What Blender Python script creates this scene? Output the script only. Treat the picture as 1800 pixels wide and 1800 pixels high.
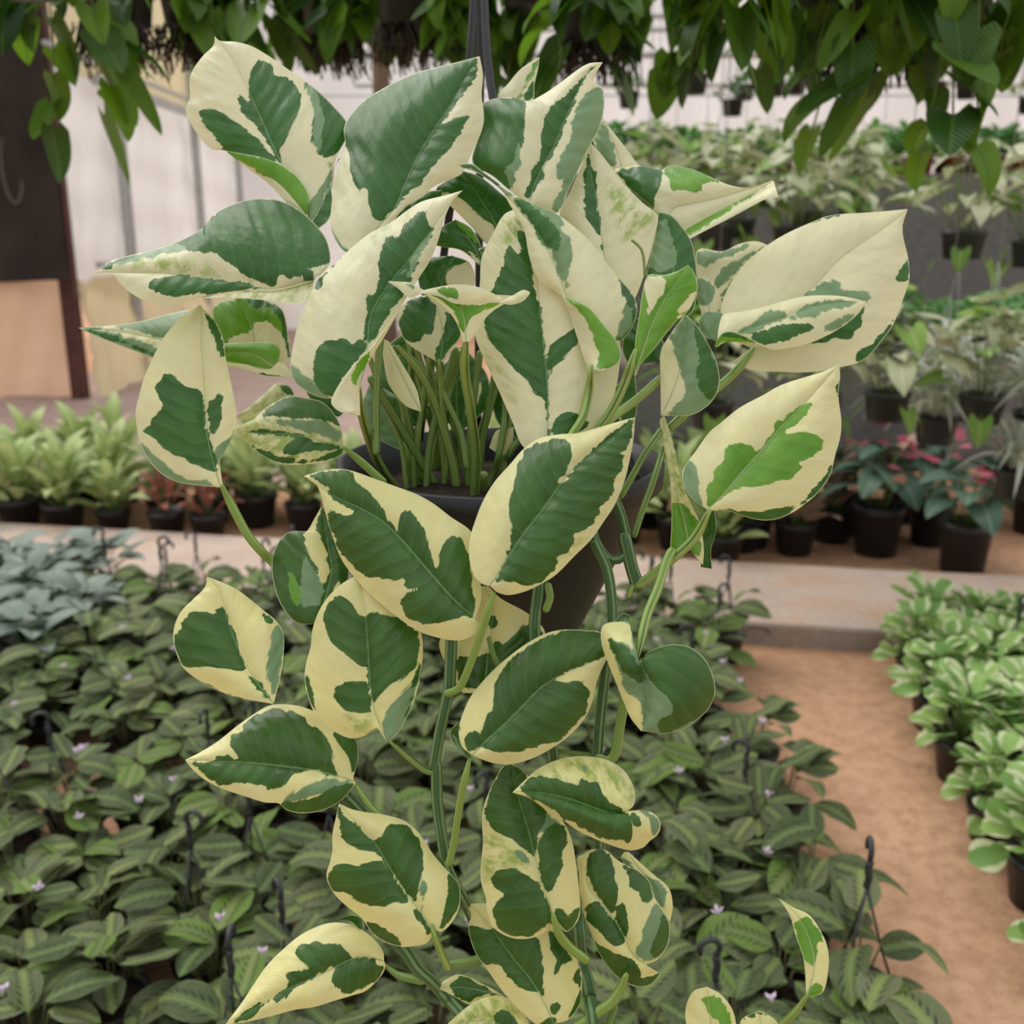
import bpy, math, random
import numpy as np
from mathutils import Vector, Matrix, Euler

for o in list(bpy.data.objects): bpy.data.objects.remove(o)
SC = bpy.context.scene
COL = SC.collection
R = math.radians
PITCH = R(15.5)
CAM = np.array([0.0, 0.0, 1.30])
D0 = 0.72                       # distance of the hanging plant
PX = D0/1800.0                  # one photo pixel at that distance

# ------------------------------------------------------------------ camera, world, light, exposure
cd = bpy.data.cameras.new('camera'); cam = bpy.data.objects.new('camera', cd); COL.objects.link(cam)
cam.location = CAM; cam.rotation_euler = (math.pi/2-PITCH, 0, 0)
cd.sensor_width = 36; cd.lens = 36; cd.clip_start = 0.02; cd.clip_end = 200
cd.dof.use_dof = True; cd.dof.focus_distance = 0.72; cd.dof.aperture_fstop = 7.5
SC.camera = cam
W = bpy.data.worlds.new('overcast'); SC.world = W; W.use_nodes = True
wt = W.node_tree; wt.nodes.clear()
wo = wt.nodes.new('ShaderNodeOutputWorld'); wb = wt.nodes.new('ShaderNodeBackground')
wc = wt.nodes.new('ShaderNodeTexCoord'); ws = wt.nodes.new('ShaderNodeSeparateXYZ'); wr = wt.nodes.new('ShaderNodeMapRange')
wt.links.new(wc.outputs['Generated'], ws.inputs[0]); wt.links.new(ws.outputs[2], wr.inputs[0])
wr.inputs[1].default_value = 0; wr.inputs[2].default_value = 1; wr.inputs[3].default_value = 0.45; wr.inputs[4].default_value = 1.30
wt.links.new(wr.outputs[0], wb.inputs['Strength'])
wb.inputs['Color'].default_value = (0.97, 0.985, 1.0, 1)
wt.links.new(wb.outputs[0], wo.inputs['Surface'])
sl = bpy.data.lights.new('sun_through_film', 'SUN'); sl.energy = 2.1; sl.angle = R(45); sl.color = (1.0, 0.97, 0.9)
so = bpy.data.objects.new('sun_through_film', sl); COL.objects.link(so); so.rotation_euler = Vector((-0.42, 0.42, 0.80)).to_track_quat('Z', 'Y').to_euler()
SC.view_settings.view_transform = 'Standard'; SC.view_settings.look = 'None'
SC.view_settings.gamma = 1.0; SC.view_settings.use_curve_mapping = False
SC.view_settings.exposure = 0.10
SC.cycles.use_denoising = True
SC.cycles.max_bounces = 8; SC.cycles.diffuse_bounces = 4; SC.cycles.transmission_bounces = 6; SC.cycles.transparent_max_bounces = 8
SC.cycles.sample_clamp_indirect = 6.0

# ------------------------------------------------------------------ helpers
FWD = np.array([0, math.cos(PITCH), -math.sin(PITCH)]); UP = np.array([0, math.sin(PITCH), math.cos(PITCH)])
def at(px, py, depth):
    return CAM + depth*(FWD + np.array([1., 0, 0])*(px-900)/1800. + UP*(900-py)/1800.)
def ground(px, py, z=0.0):
    d = FWD + np.array([1., 0, 0])*(px-900)/1800. + UP*(900-py)/1800.
    return CAM + d*((z-CAM[2])/d[2])
def project(P):
    P = np.asarray(P, float)-CAM
    dep = P@FWD
    return 900+1800*P[..., 0]/dep, 900-1800*(P@UP)/dep, dep
def at_height(px, y):            # world point on the vertical plane Y=y seen at column px (height from row)
    pass

def tag(o, label=None, cat=None, group=None, kind=None):
    if label: o['label'] = label
    if cat: o['category'] = cat
    if group: o['group'] = group
    if kind: o['kind'] = kind
    return o
def empty(name, loc=(0, 0, 0), rz=0.0):
    o = bpy.data.objects.new(name, None); COL.objects.link(o)
    o.location = loc; o.rotation_euler = (0, 0, rz); o.empty_display_size = 0.02
    return o
def link(name, me, parent=None, mw=None):
    o = bpy.data.objects.new(name, me); COL.objects.link(o)
    if parent: o.parent = parent
    if mw is not None: o.matrix_local = mw
    return o
class MB:
    """collects vertices and faces for one mesh"""
    def __init__(s): s.v = []; s.f = []; s.uv = {}
    def add(s, vs, fs):
        b = len(s.v); s.v += [tuple(map(float, p)) for p in vs]; s.f += [tuple(b+i for i in f) for f in fs]
        return b
    def box(s, c, h, rot=None):
        vs = []
        for z in (-1, 1):
            for x, y in ((-1, -1), (1, -1), (1, 1), (-1, 1)):
                p = Vector((x*h[0], y*h[1], z*h[2]))
                if rot is not None: p = rot @ p
                vs.append(Vector(c)+p)
        s.add(vs, [(3, 2, 1, 0), (4, 5, 6, 7), (0, 1, 5, 4), (1, 2, 6, 5), (2, 3, 7, 6), (3, 0, 4, 7)])
    def tube(s, pts, rad, n=8, flat=1.0):
        P = np.asarray(pts, float); m = len(P)
        rad = np.broadcast_to(np.asarray(rad, float), (m,))
        T = np.gradient(P, axis=0); T /= np.linalg.norm(T, axis=1)[:, None]+1e-12
        a = np.array([0, 0, 1.0]) if abs(T[0][2]) < .9 else np.array([1.0, 0, 0])
        vs = []
        N_ = np.cross(T[0], a); N_ /= np.linalg.norm(N_)
        for i in range(m):
            N_ = N_-T[i]*(N_@T[i]); N_ /= np.linalg.norm(N_)+1e-12
            B = np.cross(T[i], N_)
            for k in range(n):
                t = 2*math.pi*k/n
                vs.append(P[i]+rad[i]*(math.cos(t)*N_+flat*math.sin(t)*B))
        fs = [(i*n+k, i*n+(k+1) % n, (i+1)*n+(k+1) % n, (i+1)*n+k) for i in range(m-1) for k in range(n)]
        fs += [tuple(range(n))[::-1], tuple((m-1)*n+k for k in range(n))]
        return s.add(vs, fs)
    def lathe(s, prof, n=24, c=(0, 0, 0)):
        vs = []; m = len(prof)
        for r, z in prof:
            for k in range(n):
                t = 2*math.pi*k/n; vs.append((c[0]+r*math.cos(t), c[1]+r*math.sin(t), c[2]+z))
        fs = [(i*n+k, i*n+(k+1) % n, (i+1)*n+(k+1) % n, (i+1)*n+k) for i in range(m-1) for k in range(n)]
        s.add(vs, fs)
    def mesh(s, name, mat, smooth=True):
        me = bpy.data.meshes.new(name); me.from_pydata(s.v, [], s.f); me.update()
        me.materials.append(mat)
        if smooth: me.polygons.foreach_set('use_smooth', [True]*len(me.polygons))
        return me
    def build(s, name, mat, parent=None, smooth=True):
        return link(name, s.mesh(name, mat, smooth), parent)

class NT:
    """tiny node-tree writer"""
    def __init__(s, name):
        s.m = bpy.data.materials.new(name); s.m.use_nodes = True; s.t = s.m.node_tree; s.t.nodes.clear()
        s.out = s.t.nodes.new('ShaderNodeOutputMaterial')
    def n(s, typ, **kw):
        x = s.t.nodes.new(typ)
        for k, v in kw.items(): setattr(x, k, v)
        return x
    def put(s, sock, v):
        if hasattr(v, 'links') or isinstance(v, bpy.types.NodeSocket): s.t.links.new(v, sock)
        elif isinstance(v, (tuple, list)) and len(v) == 3 and sock.type == 'RGBA': sock.default_value = (*v, 1)
        else: sock.default_value = v
    def math(s, op, a, b=0.0, c=None, clamp=False):
        x = s.n('ShaderNodeMath', operation=op, use_clamp=clamp); s.put(x.inputs[0], a); s.put(x.inputs[1], b)
        if c is not None: s.put(x.inputs[2], c)
        return x.outputs[0]
    def mix(s, f, a, b):
        x = s.n('ShaderNodeMix', data_type='RGBA'); s.put(x.inputs[0], f); s.put(x.inputs[6], a); s.put(x.inputs[7], b)
        return x.outputs[2]
    def attr(s, name, vec=False):
        x = s.n('ShaderNodeAttribute', attribute_name=name); return x.outputs['Vector'] if vec else x.outputs['Fac']
    def noise(s, vec, scale, detail=2.0, rough=0.5):
        x = s.n('ShaderNodeTexNoise'); s.put(x.inputs['Scale'], scale); s.put(x.inputs['Detail'], detail); s.put(x.inputs['Roughness'], rough)
        if vec is not None: s.put(x.inputs['Vector'], vec)
        return x.outputs['Fac']
    def coord(s, k='Object'): return s.n('ShaderNodeTexCoord').outputs[k]
    def vmul(s, v, m):
        x = s.n('ShaderNodeVectorMath', operation='MULTIPLY'); s.put(x.inputs[0], v); s.put(x.inputs[1], m); return x.outputs[0]
    def sep(s, v):
        x = s.n('ShaderNodeSeparateXYZ'); s.put(x.inputs[0], v); return x.outputs
    def ss(s, x, lo, hi, a=0.0, b=1.0):
        m = s.n('ShaderNodeMapRange', clamp=True); s.put(m.inputs[0], x); s.put(m.inputs[1], lo); s.put(m.inputs[2], hi); s.put(m.inputs[3], a); s.put(m.inputs[4], b)
        return m.outputs[0]
    def rnd(s): return s.n('ShaderNodeObjectInfo').outputs['Random']
    def bump(s, h, dist, strength=1.0):
        x = s.n('ShaderNodeBump'); s.put(x.inputs['Strength'], strength); s.put(x.inputs['Distance'], dist); s.put(x.inputs['Height'], h); return x.outputs[0]
    def surf(s, col, rough=0.5, spec=0.5, normal=None, trans=0.0, tcol=None, metal=0.0, coat=0.0):
        p = s.n('ShaderNodeBsdfPrincipled'); s.put(p.inputs['Base Color'], col); s.put(p.inputs['Roughness'], rough)
        s.put(p.inputs['Specular IOR Level'], spec); s.put(p.inputs['Metallic'], metal); s.put(p.inputs['Coat Weight'], coat)
        if normal is not None: s.put(p.inputs['Normal'], normal)
        sh = p.outputs[0]
        if trans:
            t = s.n('ShaderNodeBsdfTranslucent'); s.put(t.inputs[0], tcol if tcol is not None else col)
            mx = s.n('ShaderNodeMixShader'); s.put(mx.inputs[0], trans); s.t.links.new(sh, mx.inputs[1]); s.t.links.new(t.outputs[0], mx.inputs[2]); sh = mx.outputs[0]
        s.t.links.new(sh, s.out.inputs['Surface']); return s.m
def plain(name, col, rough=0.6, spec=0.4, var=0.12, scale=30, bump=0.0, metal=0.0, trans=0.0):
    t = NT(name); nz = t.noise(t.coord(), scale, 3)
    c = t.mix(t.ss(nz, .3, .7), tuple(x*(1-var) for x in col), tuple(min(1, x*(1+var)) for x in col))
    return t.surf(c, rough, spec, t.bump(nz, bump) if bump else None, trans, None, metal)
# ------------------------------------------------------------------ materials
def hero_leaf_material():
    t = NT('variegated_leaf')
    lc = t.attr('lc', True)
    jag1 = t.math('SUBTRACT', t.noise(t.vmul(lc, (1/11., 1/42., 1.0)), 1.0, 2.5, .6), .5)
    jag2 = t.math('SUBTRACT', t.noise(t.vmul(lc, (1/40., 1/60., 1.0)), 1.0, 1.0), .5)
    jag = t.math('ADD', t.math('MULTIPLY', jag1, 15.0), t.math('MULTIPLY', jag2, 14.0))
    def edge(a, w=1.0, k=1.0): return t.ss(t.math('ADD', t.attr(a), t.math('MULTIPLY', jag, k)), -w, w)
    tone = t.noise(t.vmul(lc, (1/60., 1/60., 1.0)), 1.0, 2)
    fine = t.noise(t.vmul(lc, (1/6., 1/6., 1.0)), 1.0, 3)
    cream = t.mix(t.ss(tone, .35, .7), (.72, .70, .445), (.66, .645, .43))
    cream = t.mix(t.attr('yel'), cream, t.mix(t.ss(tone, .35, .7), (.74, .72, .315), (.70, .68, .34)))
    mott = t.ss(t.math('ADD', t.noise(t.vmul(lc, (1/16., 1/30., 1.0)), 1.0, 3), t.math('MULTIPLY', fine, .35)), .56, .80)
    cream = t.mix(t.math('MULTIPLY', t.math('MULTIPLY', edge('dm', 10.), mott), .85), cream, (.26, .38, .055))
    lime = t.mix(t.ss(tone, .3, .7), (.095, .27, .018), (.17, .36, .04))
    pale = t.mix(t.ss(tone, .3, .7), (.155, .27, .13), (.21, .32, .17))
    green = t.mix(t.ss(tone, .3, .7), (.026, .098, .014), (.045, .145, .026))
    green = t.mix(t.ss(fine, .35, .75, 0, .35), green, (.065, .17, .045))
    green = t.mix(t.math('MULTIPLY', t.attr('yel'), .8), green, t.mix(t.ss(tone, .3, .7), (.036, .094, .012), (.058, .138, .022)))
    c = t.mix(edge('dl'), cream, lime)
    c = t.mix(edge('dp', 1.6, 1.2), c, pale)
    c = t.mix(edge('dg'), c, green)
    # midrib and side veins
    dmid = t.math('ABSOLUTE', t.attr('mid'))
    inG = t.math('MAXIMUM', edge('dg'), edge('dp'))
    ribcol = t.mix(inG, (.42, .47, .24), (.17, .31, .12))
    rib = t.math('MULTIPLY', t.math('LESS_THAN', dmid, t.attr('ribw')), .75)
    c = t.mix(rib, c, ribcol)
    s = t.sep(lc)[0]
    wav = t.math('SINE', t.math('MULTIPLY', t.math('ADD', s, t.math('MULTIPLY', jag2, 24.0)), 2*math.pi/27.))
    vein = t.math('POWER', t.math('MAXIMUM', wav, 0.0), 14.0)
    c = t.mix(t.math('MULTIPLY', vein, t.math('ADD', .05, t.math('MULTIPLY', inG, .10))), c, t.mix(inG, (.66, .64, .42), (.15, .30, .11)))
    # thin pale margin
    c = t.mix(t.math('MULTIPLY', t.math('LESS_THAN', t.attr('rim'), 1.7), .55), c, (.62, .66, .40))
    h = t.math('ADD', t.math('MULTIPLY', wav, t.math('ADD', .10, t.math('MULTIPLY', inG, .26))), t.math('MULTIPLY', tone, 5.0))
    h = t.math('ADD', h, t.math('MULTIPLY', fine, .35))
    nrm = t.bump(h, PX*2.0, .75)
    hsv = t.n('ShaderNodeHueSaturation'); t.put(hsv.inputs['Saturation'], 1.25); t.put(hsv.inputs['Value'], 1.5); t.put(hsv.inputs['Color'], c)
    rough = t.ss(tone, .3, .7, .24, .40)
    return t.surf(c, rough, .42, nrm, .26, hsv.outputs[0])
M = {}
M['hero'] = hero_leaf_material()
def stem_mat(name, a, b, stripes=9, dark=None):
    t = NT(name); co = t.coord('Object')
    uv = t.attr('ang')
    w = t.math('SINE', t.math('MULTIPLY', uv, 2*math.pi*stripes))
    nz = t.noise(co, 60, 2)
    c = t.mix(t.ss(t.math('ADD', w, t.math('MULTIPLY', nz, 1.2)), .2, 1.0), a, b)
    if dark:
        d = t.math('LESS_THAN', t.math('ABSOLUTE', t.math('SUBTRACT', uv, .33)), .035)
        c = t.mix(t.math('MULTIPLY', d, t.ss(t.noise(co, 18, 2), .40, .55)), c, dark)
    return t.surf(c, .42, .45, t.bump(w, .00012), .08)
M['stem'] = stem_mat('vine_green', (.045, .115, .030), (.17, .28, .11), 3)
M['petiole'] = stem_mat('petiole_green', (.20, .33, .06), (.30, .42, .11), 2, (.035, .025, .012))
M['petiole_dark'] = stem_mat('petiole_olive', (.14, .245, .05), (.21, .325, .08), 2, (.03, .02, .012))
M['blackpot'] = plain('black_plastic', (.022, .022, .024), .42, .5, .2, 12)
M['herop'] = plain('dark_grey_plastic', (.018, .019, .021), .45, .28, .15, 9)
M['soil'] = plain('potting_soil', (.030, .020, .014), .95, .2, .6, 160, .004)
M['hook'] = plain('black_hanger_plastic', (.03, .031, .034), .45, .5, .15, 25)
M['wire'] = plain('grey_wire', (.28, .28, .29), .5, .5, .1, 20)
M['steel'] = plain('galvanised_steel', (.42, .43, .42), .42, .6, .12, 14, 0, .5)
M['terracotta'] = plain('terracotta_plastic', (.26, .065, .035), .6, .4, .15, 12)
M['stalk'] = plain('leaf_stalk', (.17, .27, .06), .5, .4, .3, 40, 0, 0, .1)
M['stalk_brown'] = plain('brown_stalk', (.13, .12, .05), .6, .3, .4, 60)
M['cane'] = plain('brown_post', (.17, .115, .075), .75, .3, .25, 18, .003)

def sand():
    t = NT('orange_sand'); co = t.coord('Object')
    a = t.noise(co, 1.6, 4); b = t.noise(co, 24, 5, .65); g = t.noise(co, 170, 3, .7)
    c = t.mix(t.ss(a, .35, .65), (.52, .285, .165), (.67, .40, .25))
    c = t.mix(t.ss(b, .42, .62, 0, .55), c, (.40, .205, .115))
    c = t.mix(t.ss(g, .55, .72, 0, .5), c, (.80, .58, .42))
    dirt = t.math('MULTIPLY', t.ss(t.noise(co, 9, 5, .7), .60, .68), t.ss(t.noise(co, 1.1, 2), .50, .62))
    c = t.mix(t.math('MULTIPLY', dirt, .7), c, (.12, .07, .045))
    h = t.math('ADD', t.math('MULTIPLY', b, 1.0), t.math('MULTIPLY', g, .5))
    return t.surf(c, .95, .15, t.bump(h, .02, .6))
M['sand'] = sand()
def concrete(name, c0, c1, stain):
    t = NT(name); co = t.coord('Object')
    a = t.noise(co, 2.2, 5, .6); b = t.noise(co, 60, 4, .6)
    c = t.mix(t.ss(a, .35, .65), c0, c1)
    c = t.mix(t.ss(t.noise(co, 4.5, 4, .6), .50, .72, 0, .7), c, stain)
    c = t.mix(t.ss(b, .5, .7, 0, .25), c, (.75, .68, .6))
    return t.surf(c, .85, .25, t.bump(b, .004, .5))
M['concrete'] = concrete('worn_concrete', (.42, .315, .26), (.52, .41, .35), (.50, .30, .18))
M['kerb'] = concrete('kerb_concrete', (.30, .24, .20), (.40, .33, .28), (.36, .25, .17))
M['pinkfloor'] = concrete('pink_concrete', (.32, .215, .185), (.38, .27, .235), (.29, .18, .13))
def film(name, col, trans, warm=None):
    t = NT(name); co = t.coord('Object')
    a = t.noise(t.vmul(co, (1, 1, .35)), 1.4, 3)
    c = t.mix(t.ss(a, .35, .65), tuple(x*.88 for x in col), col)
    if warm:
        z = t.sep(co)[2]
        c = t.mix(t.ss(t.math('ADD', z, t.math('MULTIPLY', a, .5)), warm[1], warm[2]), warm[0], c)
    return t.surf(c, .35, .4, t.bump(a, .06, .5), trans, c)
M['film'] = film('greenhouse_film', (.92, .91, .90), .50)
M['film_back'] = film('greenhouse_film_far', (.92, .91, .92), .50)
M['skirt'] = film('yellowed_skirt_film', (.80, .70, .44), .45)
M['return'] = film('peach_skirt_film', (.82, .58, .42), .45)
M['roots'] = plain('dark_roots', (.055, .042, .034), .9, .2, .4, 90)
M['tarp'] = plain('brown_tarp', (.042, .033, .028), .9, .12, .25, 3, .02)
M['tarp_post'] = plain('dark_red_post', (.09, .035, .028), .7, .3, .2, 10)
M['cloth'] = plain('grey_shade_cloth', (.17, .165, .16), .9, .15, .15, 30, .003)
M['board'] = plain('bench_boards', (.20, .17, .15), .8, .2, .2, 14)
M['rope'] = plain('pale_cord', (.13, .11, .09), .8, .2, .1, 30)

def maranta():
    t = NT('prayer_plant_leaf'); uv = t.coord('UV'); u, v, _ = t.sep(uv)
    a = t.math('ABSOLUTE', t.math('SUBTRACT', v, .5))
    rn = t.rnd(); ob = t.coord('Object')
    nz = t.noise(ob, 90, 3)
    edge_c = t.mix(rn, (.070, .098, .032), (.165, .19, .092))
    rn2 = t.math('FRACT', t.math('MULTIPLY', rn, 17.3))
    edge_c = t.mix(t.math('GREATER_THAN', rn2, .86), edge_c, (.155, .25, .045))
    mid_c = t.mix(rn, (.11, .165, .050), (.23, .29, .085))
    zig = t.math('MULTIPLY', t.math('SINE', t.math('ADD', t.math('MULTIPLY', u, 40.), t.math('MULTIPLY', a, -40.))), .035)
    c = t.mix(t.ss(t.math('ADD', a, zig), .10, .17), mid_c, edge_c)
    blot = t.math('MULTIPLY', t.ss(t.math('SINE', t.math('ADD', t.math('MULTIPLY', u, 46.), t.math('MULTIPLY', a, -40.))), .0, .5),
                  t.math('MULTIPLY', t.ss(a, .10, .13), t.ss(a, .27, .20)))
    c = t.mix(t.math('MULTIPLY', blot, .85), c, (.018, .032, .016))
    c = t.mix(t.ss(a, .44, .49, 0, .5), c, (.22, .33, .12))
    c = t.mix(t.ss(a, .012, .002, 0, .7), c, (.42, .5, .22))
    c = t.mix(t.ss(nz, .5, .75, 0, .3), c, (.2, .26, .15))
    w = t.math('SINE', t.math('ADD', t.math('MULTIPLY', u, 92.), t.math('MULTIPLY', a, -80.)))
    return t.surf(c, .50, .28, t.bump(w, .0012, .6), .18)
M['maranta'] = maranta()
def simple_leaf(name, c0, c1, margin=None, mw=.36, rib=None, trans=.2, rough=.4, blotch=None, spec=.4):
    t = NT(name); uv = t.coord('UV'); u, v, _ = t.sep(uv)
    a = t.math('ABSOLUTE', t.math('SUBTRACT', v, .5)); ob = t.coord('Object')
    nz = t.noise(ob, 45, 3); rn = t.rnd()
    c = t.mix(rn, c0, c1)
    if blotch: c = t.mix(t.ss(t.noise(ob, blotch[1], 3), .47, .56), c, blotch[0])
    if margin:
        e = t.math('ADD', a, t.math('MULTIPLY', t.math('SUBTRACT', nz, .5), .25))
        c = t.mix(t.ss(e, mw-.03, mw+.03), c, margin)
    if rib: c = t.mix(t.ss(a, .05, .01, 0, .8), c, rib)
    w = t.math('SINE', t.math('ADD', t.math('MULTIPLY', u, 60.), t.math('MULTIPLY', a, -60.)))
    return t.surf(c, rough, spec, t.bump(t.math('ADD', w, nz), .0012, .5), trans)
M['pep'] = simple_leaf('variegated_round_leaf', (.13, .30, .055), (.34, .52, .14), (.66, .72, .42), .28, None, .22, .36)
M['philo'] = simple_leaf('heart_leaf', (.018, .070, .012), (.15, .31, .015), None, 0, (.09, .2, .03), .45, .32)
M['aglao'] = simple_leaf('pale_lanceolate_leaf', (.36, .47, .16), (.58, .65, .30), (.24, .36, .10), .40, (.55, .62, .33), .25, .42)
M['redleaf'] = simple_leaf('red_edged_leaf', (.20, .05, .04), (.34, .10, .07), (.10, .16, .05), .36, (.45, .18, .14), .25, .4)
M['pinkleaf'] = simple_leaf('pink_flushed_leaf', (.36, .20, .17), (.50, .36, .28), (.25, .33, .13), .36, (.6, .3, .28), .25, .4)
M['syng'] = simple_leaf('cream_arrow_leaf', (.38, .44, .22), (.66, .65, .47), (.17, .30, .08), .42, (.62, .64, .46), .28, .45)
M['syng_g'] = simple_leaf('green_arrow_leaf', (.12, .27, .04), (.27, .42, .06), None, 0, (.4, .5, .2), .3, .42)
M['bright'] = simple_leaf('bright_green_leaf', (.07, .22, .05), (.19, .42, .10), None, 0, (.3, .5, .2), .25, .34)
M['spider'] = simple_leaf('striped_strap_leaf', (.62, .67, .56), (.82, .85, .76), None, 0, (.30, .45, .24), .3, .45)
M['anth'] = simple_leaf('grey_green_heart_leaf', (.055, .115, .075), (.11, .20, .13), None, 0, (.2, .3, .2), .12, .34)
M['spathe'] = simple_leaf('pink_spathe', (.52, .07, .14), (.66, .16, .22), None, 0, None, .2, .35)
M['spathe2'] = simple_leaf('salmon_spathe', (.55, .28, .20), (.62, .40, .33), None, 0, None, .2, .35)
M['silver'] = simple_leaf('silvery_leaf', (.12, .17, .13), (.24, .29, .24), (.07, .11, .08), .42, (.08, .14, .1), .12, .38)
M['petal'] = plain('pale_pink_petal', (.72, .58, .70), .6, .3, .1, 60, 0, 0, .2)
# ------------------------------------------------------------------ the setting
def structure(name, mb, mat, smooth=False): return tag(mb.build(name, mat, None, smooth), kind='structure')
mb = MB(); mb.add([(-9, -3, 0), (14, -3, 0), (14, 20, 0), (-9, 20, 0)], [(0, 1, 2, 3)]); structure('floor', mb, M['sand'])
# raised concrete walkway crossing behind the beds
Wa, Wb = ground(0, 919, .075), ground(1800, 1013, .075)
WD = (Wb-Wa)/np.linalg.norm(Wb-Wa); WN = np.array([-WD[1], WD[0], 0.])          # WN points away from the camera
WW = abs((ground(1436, 1101, .075)-Wa)@WN)
def walk(s, n, z=0.): return Wa*np.array([1, 1, 0])+WD*s+WN*n+np.array([0, 0, z])   # s along, n>0 behind its far edge
mb = MB()
prof = [(0, 0), (0, .069), (-.006, .075), (-WW+.008, .075), (-WW, .066), (-WW-.004, 0)]
for s in np.linspace(-2.5, 7.5, 40):
    for n, z in prof:
        j = .004*math.sin(s*5+n*9)+.003*math.sin(s*17); mb.v.append(tuple(walk(s, n+j, max(0, z+j*.4 if z else 0))))
k = len(prof)
for i in range(39): mb.f += [(i*k+q, i*k+q+1, (i+1)*k+q+1, (i+1)*k+q) for q in range(k-1)]
wk = structure('floor_walkway', mb, M['concrete'])
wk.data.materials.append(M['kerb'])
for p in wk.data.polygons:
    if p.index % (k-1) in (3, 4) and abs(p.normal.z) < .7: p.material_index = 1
mb = MB()
c = [walk(-3, 1.0, .012), walk(2.6, 1.0, .012), (-1.2, 14, .012), (-3.5, 14, .012), (-4.2, 6, .012)]
mb.add(c, [(0, 1, 2, 3, 4)]); structure('floor_path', mb, M['pinkfloor'])
# left side wall: film on steel posts with a yellowed skirt
XL = -3.4
def sheet_wall(name, fn, nu, nv, mat):
    mb = MB(); mb.add([fn(u, v) for u in np.linspace(0, 1, nu) for v in np.linspace(0, 1, nv)],
                      [(i*nv+j, (i+1)*nv+j, (i+1)*nv+j+1, i*nv+j+1) for i in range(nu-1) for j in range(nv-1)])
    return structure(name, mb, mat, True)
def wavy(u, v, a=.02): return a*(math.sin(u*37+v*3)+.6*math.sin(u*91-v*7)+.5*math.sin(v*23+u*5))
sheet_wall('wall_left', lambda u, v: (XL+wavy(u, v), 8.0+6.2*u, .85+1.6*v), 90, 24, M['film'])
sheet_wall('wall_left_skirt', lambda u, v: (XL+.05+wavy(u, v, .03)+.10*(1-v), 8.0+6.2*u, .0+.92*v), 80, 12, M['skirt'])
sheet_wall('wall_left_gable', lambda u, v: (XL+.02+wavy(u, v), 8.0+6.2*u, 2.45+1.5*v), 60, 10, M['skirt'])
sheet_wall('wall_left_return', lambda u, v: (-8+4.6*u, 8.1+wavy(u, v, .03), 0+.95*v), 50, 10, M['return'])
sheet_wall('wall_left_return_film', lambda u, v: (-8+4.6*u, 8.12+wavy(u, v, .03), .93+3*v), 50, 10, M['film'])
sheet_wall('wall_back', lambda u, v: (-3.4+15*u, 13.6+wavy(u, v, .04), 0+4.6*v), 120, 20, M['film_back'])
for n_, (yy, wd) in enumerate(((9.15, .055), (11.3, .045), (13.0, .045))):
    mb = MB()
    for dx in (-wd*.45, wd*.45): mb.box((XL+.10, yy+dx*1.6, 1.9), (.03, wd*.42, 1.9))
    structure('trim_%d' % (n_+1), mb, M['steel'])
mb = MB(); mb.box((XL+.14, 11.0, 2.42), (.03, 2.4, .035)); mb.box((XL+.16, 10.5, 2.54), (.015, 2.8, .015)); structure('trim_4', mb, M['steel'])
mb = MB(); mb.box((XL+.14, 11.2, 1.02), (.02, 2.9, .02)); structure('trim_5', mb, M['steel'])
mb = MB(); mb.box((XL+.02, 7.98, 1.7), (.055, .05, 1.7)); structure('trim_6', mb, M['tarp_post'])
sheet_wall('wall_side_left', lambda u, v: (-7.9+wavy(u, v, .03), -3+11.1*u, 0+3.9*v), 60, 12, M['film'])
sheet_wall('wall_side_right', lambda u, v: (11.6+wavy(u, v, .03), -3+16.6*u, 0+4.6*v), 60, 12, M['film'])
# brown tarp hung on that post
def tarp_fn(u, v): return (-5.2+1.94*u, 7.75+.05*math.sin(u*9+v*4)+.03*math.sin(u*23-v*5), .93-.07*(1-u)+2.3*v)
mb = MB(); nu, nv = 40, 30
mb.add([tarp_fn(u, v) for u in np.linspace(0, 1, nu) for v in np.linspace(0, 1, nv)], [(i*nv+j, (i+1)*nv+j, (i+1)*nv+j+1, i*nv+j+1) for i in range(nu-1) for j in range(nv-1)])
tp = empty('hanging_tarp', (-4.2, 7.7, .9)); tag(tp, 'dark brown tarp hung from the post at the left edge', 'tarp')
sh = mb.build('tarp_sheet', M['tarp'], tp); sh.matrix_parent_inverse = Matrix.Translation((4.2, -7.7, -.9))
lp = MB(); c0 = at(18, 235, 7.35)
lp.tube(np.array([c0+np.array([.07*math.sin(a), -.04, -.24+.24*math.cos(a)]) for a in np.linspace(0, 6.28, 26)]), .016, 8, .7)
o = lp.build('cord_loop', M['rope'], tp); o.matrix_parent_inverse = Matrix.Translation((4.2, -7.7, -.9))
# brown timber post between the hanging baskets
mb = MB(); b = at(668, 80, 3.6)
mb.tube(np.array([[b[0], b[1], z] for z in np.linspace(0, 3.2, 12)]), .031, 12); structure('trim_7', mb, M['cane'])
# overhead pipes that carry everything that hangs
PIPES = [(0.83, float(HOOKTOP[2]) if 'HOOKTOP' in globals() else 1.95), (1.75, 2.75), (3.15, 2.9), (5.2, 3.0)]
# far pipes and wires in front of the back wall
for n_, (py, dpt, r) in enumerate(((52, 9.2, .022), (96, 8.6, .03), (150, 9.8, .02), (168, 6.9, .006), (28, 10.5, .03))):
    p = at(900, py, dpt); mb = MB(); mb.tube(np.array([(x, p[1], p[2]) for x in np.linspace(-1.5, 9, 6)]), r, 8)
    structure('trim_%d' % (20+n_), mb, M['steel'], True)
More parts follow.
